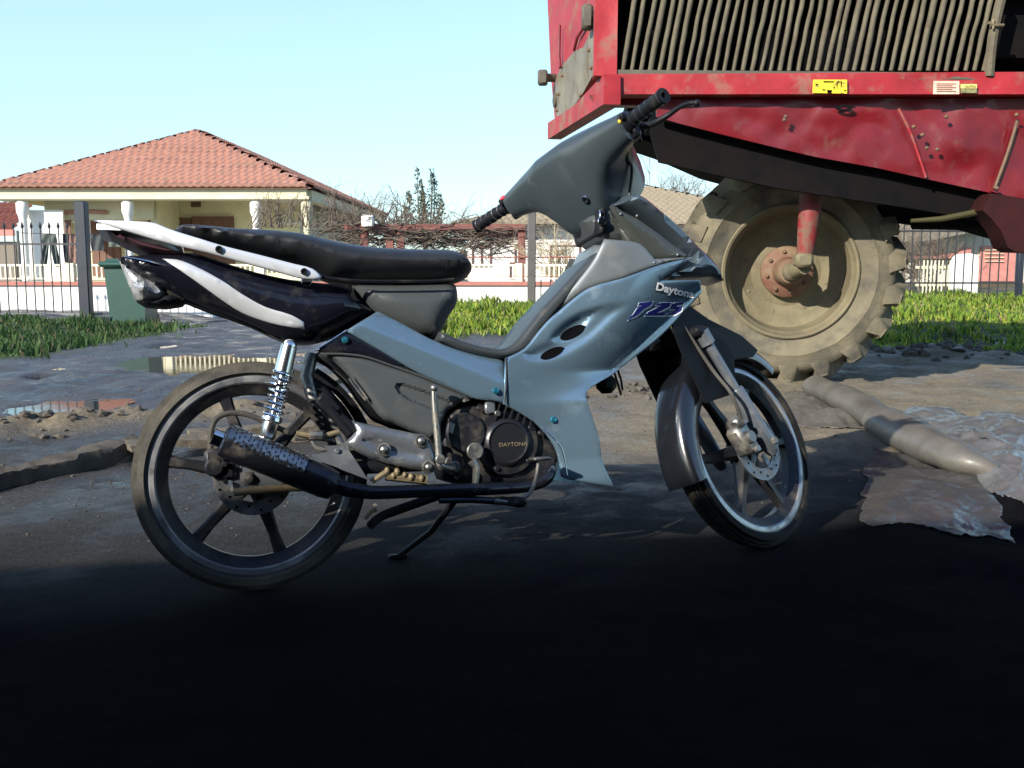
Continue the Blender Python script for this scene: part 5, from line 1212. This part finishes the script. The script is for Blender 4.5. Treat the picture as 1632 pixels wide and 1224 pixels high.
# neighbour at far left
hC = thing('house', (-17.5, 34, 0), 'dark red tiled low house at the far left edge', 'house')
a = D(-60, 330, 34); b_ = D(24, 460, 34); mb = MB(); bx(mb, a.x-3, b_.x-.05, 34.3, 38, 0, D(0, 385, 34.3).z); mb.build('wall', mat('grey_brown_stone', (.2, .17, .14), rough=.9), hC, angle=0)  # wall in one even grey brown stone colour
rt = MB(); o_ = D(-120, 366, 34); tiles(rt, Vector((o_.x-2, 34, o_.z)), (1, 0, 0), (0, 2.0, 1.0), D(24, 366, 34).x-o_.x+2, 2.3, 0, .2); rt.build('roof', tiled, hC, angle=60)
mb = MB(); bx(mb, a.x-3, D(24, 366, 34).x, 33.95, 34.0, D(0, 376, 34).z, D(0, 366, 34).z); mb.build('fascia', mat('pink_board', (.55, .2, .17), rough=.8), hC, angle=0)
# house with the grey tan roof
hB = thing('house', (6, 44, 0), 'white house with a pale brown tiled hip roof behind the handlebar', 'house')
ez = D(740, 357, 40).z
hiproof(hB, D(722, 357, 40).x, D(1330, 357, 40).x, 40, 54, ez, ez+2.1, tileb, .30, .42)
mb = MB(); x0 = D(745, 357, 40.8).x; x1 = D(1310, 357, 40.8).x; bx(mb, x0, x1, 40.8, 53, 0, ez-.02); mb.build('wall', white, hB, angle=0)
for (a, b_, c_, d) in ((752, 392, 783, 425), (820, 392, 836, 440), (876, 390, 925, 452), (812, 418, 835, 445)):
    window(hB, a, b_, c_, d, 40.79, brownw, glass if a < 860 else mat('brown_panel', (.3, .13, .07), rough=.7), bars=1)
# small chapel-like shed roof glimpsed beside the wheel + outbuilding at right
hD = thing('house', (9.5, 24, 0), 'low grey and pink outbuilding behind the right fence', 'house')
def wq(mb, px0, py0, px1, py1, y, th=.2):
    a, b_ = D(px0, py1, y), D(px1, py0, y); bx(mb, a.x, b_.x, y, y+th, a.z, b_.z)
mb = MB(); wq(mb, 1400, 300, 1800, 480, 24, .3); mb.build('wall', mat('grey_beige_render', (.46, .45, .38), (.40, .39, .33), rough=.9), hD, angle=0)
mb = MB(); wq(mb, 1560, 392, 1620, 448, 23.95, .04); wq(mb, 1565, 450, 1632, 480, 23.94, .05); wq(mb, 1478, 385, 1492, 412, 23.95, .04); wq(mb, 1455, 404, 1530, 412, 23.8, .1); wq(mb, 1528, 394, 1548, 404, 23.8, .2); mb.build('pink_panel', mat('pink_brick', (.48, .20, .17), (.40, .16, .14), rough=.9, scale=9), hD, angle=0)
mb = MB()
for k in range(4): wq(mb, 1570, 398+k*6, 1600, 399+k*6, 23.9, .03)
mb.build('door_lines', cream, hD, angle=0)
mb = MB(); bl = D(1425, 420, 23.2)
mb.prism([D(1400, 300, 23.3), D(1590, 300, 23.3), D(1590, 362, 23.3), D(1480, 384, 23.3), D(1400, 388, 23.3)], (0, .5, 0)); mb.build('roof_gable', mat('weathered_roof_board', (.12, .11, .10), (.22, .19, .14), rough=.9, scale=14), hD, angle=0)
wgx = thing('white_gatepost', D(1543, 470, 15), 'broad white rounded gatepost behind the right fence', 'gatepost')
a, b_ = D(1527, 475, 15), D(1561, 404, 15); mb = MB(); n = 10; pts = [(a.x, a.z-.2)]+[(a.x+(b_.x-a.x)*(.5-.5*cos(pi*k/n)), b_.z-.10+.10*sin(pi*k/n)) for k in range(n+1)]+[(b_.x, a.z-.2)]
mb.prism([(x, 15, z_) for x, z_ in pts], (0, .3, 0)); mb.build('post', white, wgx, angle=0)
wf = thing('picket_fence', D(1490, 465, 16), 'pale cream picket fence behind the black iron fence at right', 'fence'); mb = MB()
for k in range(11):
    wq(mb, 1464+k*6, 415, 1468+k*6, 470, 16, .03)
mb.build('pickets', mat('cream_picket', (.72, .68, .50), rough=.8), wf, angle=0); mb = MB(); wq(mb, 1460, 424, 1530, 428, 16.03, .03); wq(mb, 1460, 452, 1530, 456, 16.03, .03); mb.build('rail', cream, wf, angle=0)

# ---------------------------------------------------------------- white garden wall with railing
YW = 14.5
gw = thing('garden_wall', (-4, YW, 0), 'low white garden wall with a dull red coping running behind the bin and the moped', 'wall')
x0, x1 = -9.5, 1.0; zc = D(400, 455, YW).z
mb = MB(); bx(mb, x0, x1, YW, YW+.2, -.1, zc); mb.build('wall_body', white, gw, angle=0)
mb = MB(); bx(mb, x0, x1+.03, YW-.04, YW+.24, zc+.002, zc+.055); mb.build('coping', mat('dull_red_coping', (.42, .16, .13), (.35, .14, .11), rough=.8), gw, angle=0)
ra = thing('wall_railing', (-4, YW+.1, zc+.055), 'cream slatted railing standing on the low white wall', 'railing')
pick = mat('cream_painted_metal', (.74, .70, .52), rough=.6); zt = D(400, 421, YW).z; edges = [-9.5, -8, -6.5, -5.1, -3.7, -2.3, -1.0, 0.1, 1.0]
for i in range(len(edges)-1):
    a, b_ = edges[i], edges[i+1]; mb = MB(); bx(mb, a+.05, b_-.05, YW+.085, YW+.115, zt-.03, zt); bx(mb, a+.05, b_-.05, YW+.085, YW+.115, zc+.09, zc+.11)
    k = int((b_-a-.1)/.07)
    for j in range(k): xx = a+.05+(b_-a-.1)*(j+.5)/k; bx(mb, xx-.011, xx+.011, YW+.09, YW+.11, zc+.11, zt-.03)
    mb.build('railing_panel', pick, ra, angle=0)
for e in edges:
    mb = MB(); bx(mb, e-.05, e+.05, YW+.05, YW+.15, zc+.057, zt+.015); mb.build('railing_post', pick, ra, angle=0)
# pale concrete slab heap near post
mb = MB(); c_ = G(900, 486, .2); c_ = D(902, 470, 13.9); mb.prism([D(876, 492, 13.9), D(884, 455, 13.9), D(900, 444, 13.9), D(915, 460, 13.9), D(918, 492, 13.9)], (0, .3, 0)); tag(mb.build('boulder', mat('pale_stone', (.62, .6, .5), (.5, .48, .4), rough=.9), loc=D(897, 492, 13.9), angle=40), 'pale rounded stone against the white wall right of the square post', 'stone')

# ---------------------------------------------------------------- posts and iron fences
def post(px, ytop, ybase, y, wpx, lbl, m_, nm='fence_post'):
    a = D(px, ybase, y); t_ = D(px, ytop, y); w_ = wpx/1567*y; mb = MB(); mb.bbox((a.x, y, (a.z+t_.z)/2), (w_, w_, t_.z-a.z), .012); o = mb.build(nm, m_, loc=(a.x, y, a.z)); tag(o, lbl, 'post')
pm = mat('dark_blue_steel', (.012, .017, .030), (.02, .025, .038), rough=.5); pg_ = mat('grey_steel_post', (.10, .095, .09), (.07, .066, .064), rough=.6, dirt=((.2, .15, .1), .6, .8, 12))
post(139, 321, 512, 13.0, 17, 'thick dark square post at the end of the left iron fence', pm)
post(847, 334, 505, 13.4, 13, 'grey square post standing alone in the grass under the left grip', pg_)
post(1622, 330, 482, 13.4, 9, 'slim dark post at the right end of the right iron fence', pm)
irn = mat('black_iron', (.03, .03, .035), rough=.5)
kb = MB(); a, b_ = D(-60, 516, 13.0), D(150, 512, 13.0); bx(kb, a.x-2, b_.x+.02, 13.02, 13.25, 0, D(0, 499, 13).z); tag(kb.build('kerb_wall', mat('grey_concrete', (.20, .20, .20), (.14, .14, .145), rough=.9), loc=(b_.x-1, 13.1, 0), angle=0), 'low grey concrete kerb under the left iron fence', 'kerb')
def ironfence(px0, px1, step, ytop, ybot, y, rails, lbl, tips=False):
    a = D(px0, ybot, y); b_ = D(px1, ybot, y); f = thing('iron_fence', ((a.x+b_.x)/2, y, a.z), lbl, 'fence'); mb = MB(); px = px0
    while px < px1:
        p = D(px, ybot, y); q = D(px, ytop, y); mb.tube([Vector((p.x, y, p.z)), Vector((p.x, y, q.z))], .009, 5)
        if tips: mb.lathe((p.x, y, q.z-.02), (0, 0, 1), [(.009, 0), (.022, .03), (.0001, .10)], 6)
        px += step
    mb.build('bars', irn, f); 
    for ry in rails:
        p, q = D(px0-3, ry, y), D(px1, ry, y); mb = MB(); bx(mb, p.x, q.x, y-.012, y+.012, p.z-.012, p.z+.012); mb.build('rail', irn, f, angle=0)
ironfence(-70, 131, 14.2, 362, 502, 13.05, (389,), 'black iron bar fence with spear tips on a kerb at the far left', True)
mb = MB(); a, b_ = D(-70, 424, 13.05), D(131, 424, 13.05)
ironfence(1436, 1620, 13.9, 352, 478, 13.5, (368.5, 451), 'black iron bar fence on the grass bank right of the big wheel')
mb = MB(); a, b_ = D(735, 410, 13.45), D(1100, 410, 13.45); mb.tube([a, b_], .008, 5); mb.tube([D(735, 412, 13.45)-Vector((0, 0, .25)), b_-Vector((0, 0, .25))], .004, 5)
f = mb.build('fence_wire', mat('rusty_wire', (.3, .08, .06), rough=.7), loc=a); tag(f, 'rusty red wire strung across from the grey square post', 'wire')
for px in (862, 877):
    a = D(px, 500, 13.5); mb = MB(); mb.tube([a, Vector((a.x, 13.5, D(px, 445, 13.5).z))], .008, 5); tag(mb.build('thin_stake', irn, loc=a), 'thin iron stake, %s of the pair right of the square post' % ('left one' if px == 862 else 'right one'), 'stake')
# wheelie bin
bn = thing('wheelie_bin', D(200, 515, 12.2), 'green plastic wheelie bin behind the torn rear light', 'bin'); bgm = mat('green_bin_plastic', (.018, .065, .05), (.014, .052, .042), rough=.45)
by = 12.2; mb = MB(); a = D(176, 514, by); b_ = D(231, 514, by); c_ = D(160, 425, by); d = D(238, 425, by); zb, ztp = a.z, c_.z; vs = []
for (p, q, z_, dy) in ((a, b_, zb, .42), (D(165, 425, by), D(232, 425, by), ztp, .52)): vs += [(p.x, by, z_), (q.x, by, z_), (q.x, by+dy, z_), (p.x, by+dy, z_)]
mb.add(vs, [(3, 2, 1, 0), (4, 5, 6, 7), (0, 1, 5, 4), (1, 2, 6, 5), (2, 3, 7, 6), (3, 0, 4, 7)]); mb.build('bin_body', bgm, bn, angle=0)
mb = MB(); mb.bbox(((c_.x+d.x)/2, by+.24, ztp+.03), (d.x-c_.x+.03, .62, .07), .03); mb.bbox(((c_.x+d.x)/2, by+.26, ztp+.075), ((d.x-c_.x)*.85, .5, .05), .025); mb.build('lid', bgm, bn)
for sx in (a.x+.05, b_.x-.05):
    mb = MB(); mb.disc((sx, by+.46, .08), (1, 0, 0), .09, .04, 16); mb.build('wheel', M['dplastic'], bn)
# leaning dark pipe left of post
# ---------------------------------------------------------------- pergola, vines and trees
YP = 24
pe = thing('pergola', (-3, YP, 0), 'long red brown timber pergola between the two houses', 'pergola')
def pz(py, y=YP): return D(800, py, y).z
mb = MB(); bx(mb, D(540, 0, YP).x, D(838, 0, YP).x, YP, YP+.10, pz(366), pz(357)); bx(mb, D(745, 0, YP).x, D(830, 0, YP).x, YP+.3, YP+.38, pz(377), pz(371)); mb.build('top_beam', woodr, pe, angle=0)
for px in (832, 572, 614, 632):
    xx = D(px, 0, YP).x; mb = MB(); bx(mb, xx-.09, xx+.09, YP+.1, YP+.26, 0, pz(362)); mb.build('post', woodr, pe, angle=0)
mb = MB()
for k in range(7): yy = YP+.2+k*.7; bx(mb, D(540, 0, YP).x, D(838, 0, YP).x, yy, yy+.06, pz(363), pz(360))
for k in range(12): xx = D(545+k*26, 0, YP).x; bx(mb, xx-.03, xx+.03, YP+.1, YP+5, pz(360)+.005, pz(357))
mb.build('rafters', woodr, pe, angle=0)
twm = mat('grey_brown_twig', (.17, .13, .10), (.10, .08, .065), rough=.9); twl = mat('pale_twig', (.38, .31, .20), (.27, .22, .15), rough=.9)
def branch(mb, p, d, L_, r_, dep, bend=.3, seg=5, up=.0, cmul=3):
    pts = [p]; dd = d.normalized()
    for i in range(4):
        dd = (dd+Vector((random.gauss(0, bend), random.gauss(0, bend), random.gauss(0, bend)+up))*.5).normalized(); pts.append(pts[-1]+dd*L_/4)
    mb.tube(pts, [r_*(1-.16*i) for i in range(5)], seg, cap=False)
    if dep > 0:
        for k in range(cmul+random.randint(-1, 1)):
            t_ = random.uniform(.3, 1); q = pts[min(4, int(t_*4))]; nd = (dd+Vector((random.gauss(0, .7), random.gauss(0, .7), random.gauss(.1, .6)))).normalized(); branch(mb, q, nd, L_*random.uniform(.5, .8), r_*.55, dep-1, bend, max(3, seg-1), up, cmul)
vi = thing('grape_vines', (-3, YP, 0), 'tangle of leafless grape vines spread over the pergola', 'vine')
mb = MB()
for k in range(460):
    px = random.uniform(520, 842); x = D(px, 0, YP).x; y = YP+random.uniform(-.2, 2.5); z_ = pz(random.uniform(358, 386)+(4 if px > 740 else 0)); d = Vector((random.choice((-1, 1)), random.gauss(0, .4), random.gauss(0, .25)))
    branch(mb, Vector((x, y, z_)), d, random.uniform(.5, 1.3), random.uniform(.008, .018), 1, .35, 4, 0, 2)
mb.build('vine_stems', twm, vi, angle=60, doub=False)
mb = MB()
for k in range(110):
    px = random.uniform(380, 650); y = YP+random.uniform(-.3, .8); p = Vector((D(px, 0, y).x, y, pz(362))); branch(mb, p, Vector((random.gauss(.3, .5), random.gauss(0, .3), 1)), random.uniform(.35, .95), .015, 2, .3, 4, -.05, 2)
mb.build('upright_shoots', twm, vi, angle=60, doub=False)
mb = MB(); p = D(560, 420, YP+.5); mb.tube([Vector((p.x, p.y, 0)), Vector((p.x+.1, p.y, 1.0)), Vector((p.x, p.y, pz(362)))], .04, 6); mb.build('vine_trunk', twm, vi)
sg_ = thing('white_box', D(588, 362, YP-.3), 'small white box on top of the vine covered pergola', 'box'); mb = MB(); a = D(586, 352, YP-.3); mb.bbox(a, (.28, .2, .28), .03); mb.tube([a+Vector((.12, 0, 0)), a+Vector((.22, 0, -.05))], .03, 6); mb.build('box_shell', white, sg_)
# bare trees
def baretree(px, ybase, ytop, y, n, lbl, m_, spread=.5, z0=None, r0=.05):
    b = D(px, ybase, y); b.z = 0 if z0 is None else z0; tz = D(px, ytop, y).z; H = tz-b.z; o = thing('bare_tree', b, lbl, 'tree'); mt = MB(); mc = MB()
    for i in range(n):
        an = 2*pi*i/n+random.random(); lean = spread*random.uniform(.25, .6); d = Vector((cos(an)*lean, sin(an)*lean*.6, 1)).normalized(); p = b+Vector((cos(an)*.04, sin(an)*.04, 0)); q = p+d*H*.4
        mt.tube([p, (p+q)/2+Vector((random.gauss(0, .02), 0, 0)), q], [r0, r0*.8, r0*.6], 7); 
        for k in range(7): branch(mc, p+(q-p)*random.uniform(.4, 1), (d+Vector((random.gauss(0, .6), random.gauss(0, .5), random.gauss(.2, .4)))).normalized(), H*random.uniform(.3, .5), r0*.4, 3, .35, 4, .05)
    mt.build('trunk', m_, o); mc.build('crown', m_, o, angle=60, doub=False)
random.seed(11)
baretree(897, 478, 350, 15.5, 3, 'leafless many stemmed small tree in front of the white house, below the left handlebar', twl, .55, r0=.035)
baretree(1060, 420, 252, 60, 2, 'bare tall tree above the pale brown roof, leftmost of those by the big wheel', twm, .2, r0=.16)
baretree(1081, 420, 250, 64, 1, 'straight bare tree trunk above the pale brown roof, middle of three', twm, .15, r0=.14)
baretree(1096, 420, 255, 58, 1, 'slim bare tree nearest the big wheel above the pale brown roof', twm, .25, r0=.11)
baretree(1475, 470, 330, 17.5, 3, 'scrubby leafless bush between the big wheel and the cream picket fence', twm, .9, r0=.03)
baretree(1440, 470, 320, 19, 3, 'leafless thicket right beside the big tractor wheel', twm, .8, r0=.03)
# evergreen with spiky tips
ev = thing('evergreen_tree', D(678, 400, 30), 'spiky grey green evergreen tree behind the pergola', 'tree'); b = Vector((D(678, 400, 30).x, 30, 0)); ev.location = b
mb = MB(); mb.tube([b, b+Vector((0, 0, 2.2)), b+Vector((-.1, 0, 3.3))], [.09, .07, .02], 8)
tips = [(-.22, 3.62), (.22, 3.5), (-.1, 2.9), (.45, 2.8), (-.5, 2.9), (.3, 3.3), (-.05, 3.0), (.55, 2.6), (-.6, 2.5)]
mb.build('trunk', twm, ev)
mb = MB(); fl = MB()
for (dx, zt_) in tips:
    top = b+Vector((dx, random.gauss(0, .15), zt_)); bot = b+Vector((dx*.5, 0, 1.4)); mb.tube([bot, (bot+top)/2+Vector((dx*.15, 0, 0)), top], [.035, .02, .006], 5)
    for k in range(150):
        t_ = random.random()**1.3; p = bot.lerp(top, 1-t_*.95); r_ = .04+.22*t_**.7*(1+.3*random.random())
        if random.random() < .15 and zt_ > 3.5: pass
        an = random.uniform(0, 2*pi); c_ = p+Vector((cos(an)*r_*random.random()**.5, sin(an)*r_*random.random()**.5, random.gauss(0, .06)))
        u = Vector((random.gauss(0, 1), random.gauss(0, 1), random.gauss(.5, 1))).normalized(); v = u.orthogonal().normalized(); s = random.uniform(.05, .10); fl.cur = random.choice((0, 0, 1))
        fl.add([c_-v*s*.35, c_+u*s*.9, c_+v*s*.35, c_-u*s*.5], [(0, 1, 2, 3)])
mb.build('branches', twm, ev); fl.build('crown', [gmat('grey_green_leaf', (.14, .17, .12)), gmat('dark_grey_green_leaf', (.08, .11, .075))], ev, angle=0, doub=False)
# leaves and scrub low in the distance keep the horizon closed
hd = thing('hedge', (0, 75, 0), 'distant dark hedge row low behind the houses', 'hedge'); mb = MB()
for k in range(2600):
    x = random.uniform(-60, 60); c_ = Vector((x, 75+random.gauss(0, .8), random.uniform(0, 1.5+.4*fbm(x*.2, 1)))); u = Vector((random.gauss(0, 1), random.gauss(0, 1), random.gauss(0, 1))).normalized(); v = u.orthogonal(); s = random.uniform(.2, .4); mb.add([c_-v*s, c_+u*s, c_+v*s, c_-u*s], [(0, 1, 2, 3)])
mb.build('crown', gmat('hedge_leaf', (.06, .075, .04)), hd, angle=0, doub=False)
mb = MB()
for k in range(30): x = -58+4*k; mb.tube([(x, 75, 0), (x, 75, 1)], .06, 5)
mb.build('trunk', twm, hd)

# ---------------------------------------------------------------- unseen shed, added behind the camera to throw shade on the near ground
sh = thing('shade_shed', (-1, -2, 0), 'unseen open fronted shed added behind the camera to shade the near ground', 'shade caster')
shm = mat('shade_shed_sheet', (.05, .045, .04), (.035, .03, .03), rough=.9)
ev0, ev1 = Vector((-8, -2.05, 2.6)), Vector((3, -.15, 2.6))
dv = (ev1-ev0).normalized(); nv = Vector((dv.y, -dv.x, 0)); dep = 5.0
mb = MB()
if nv.y > 0: nv = -nv
mb.prism([ev0, ev1, ev1+nv*dep, ev0+nv*dep], (0, 0, .08)); mb.build('roof', shm, sh, angle=0)  # roof of the added unseen shed, shades the near ground
mb = MB(); mb.prism([ev0+nv*(dep-.1), ev1+nv*(dep-.1), ev1+nv*dep, ev0+nv*dep], (0, 0, -2.6)); mb.build('shade_back_wall', shm, sh, angle=0)
mb = MB(); mb.prism([ev1-dv*.1, ev1, ev1+nv*(dep-.1), ev1+nv*(dep-.1)-dv*.1], (0, 0, -2.6)); mb.build('shade_side_wall', shm, sh, angle=0)
for k in (0, .5, 1):
    p = ev0.lerp(ev1, k)+nv*.15+dv*(.1 if k == 0 else (-.2 if k == 1 else 0)); 
    if k == .5: continue
    mb = MB(); mb.tube([Vector((p.x, p.y, 0)), Vector((p.x, p.y, 2.6))], .06, 8); mb.build('post', wood, sh)  # post of the added unseen shed
if DEBUG:
    import sys
    sys.stderr.write('MINZ %r\n' % [(o.name, min((o.matrix_world @ v.co).z for v in o.data.vertices)) for o in bpy.data.objects if o.name.startswith('tyre')])
    for nm, P in (('rear hub', Vector((0, 0, RW))), ('front hub', S @ Fc), ('bar', S @ HP(0, 0, 0)), ('gripN', S @ HP(0, -.36, 0)), ('gripF', S @ HP(0, .36, 0))):
        q = BM @ P; d = Vector((q.x, q.y*ct-(q.z-CAM_H)*st*1, q.y*st+(q.z-CAM_H)*ct)); dep_ = q.y*ct-(q.z-CAM_H)*st; vv = q.y*st+(q.z-CAM_H)*ct
        print('PROJ', nm, round(816+FPX*q.x/dep_), round(612-FPX*vv/dep_), tuple(round(a, 2) for a in q))

# repeats share a group
for cat, ph in (('tree', 'leafless trees and the evergreen around the houses'), ('house', 'houses beyond the yard'), ('post', 'fence posts'), ('stake', 'pair of thin stakes by the square post'), ('plastic sheet', 'plastic sheets on the ground'), ('fence', 'fences along the grass'), ('garment', 'washing on the line'), ('plank', 'old boards lying in the mud')):
    for o in bpy.data.objects:
        if o.get('category') == cat and o.parent is None: o['group'] = ph
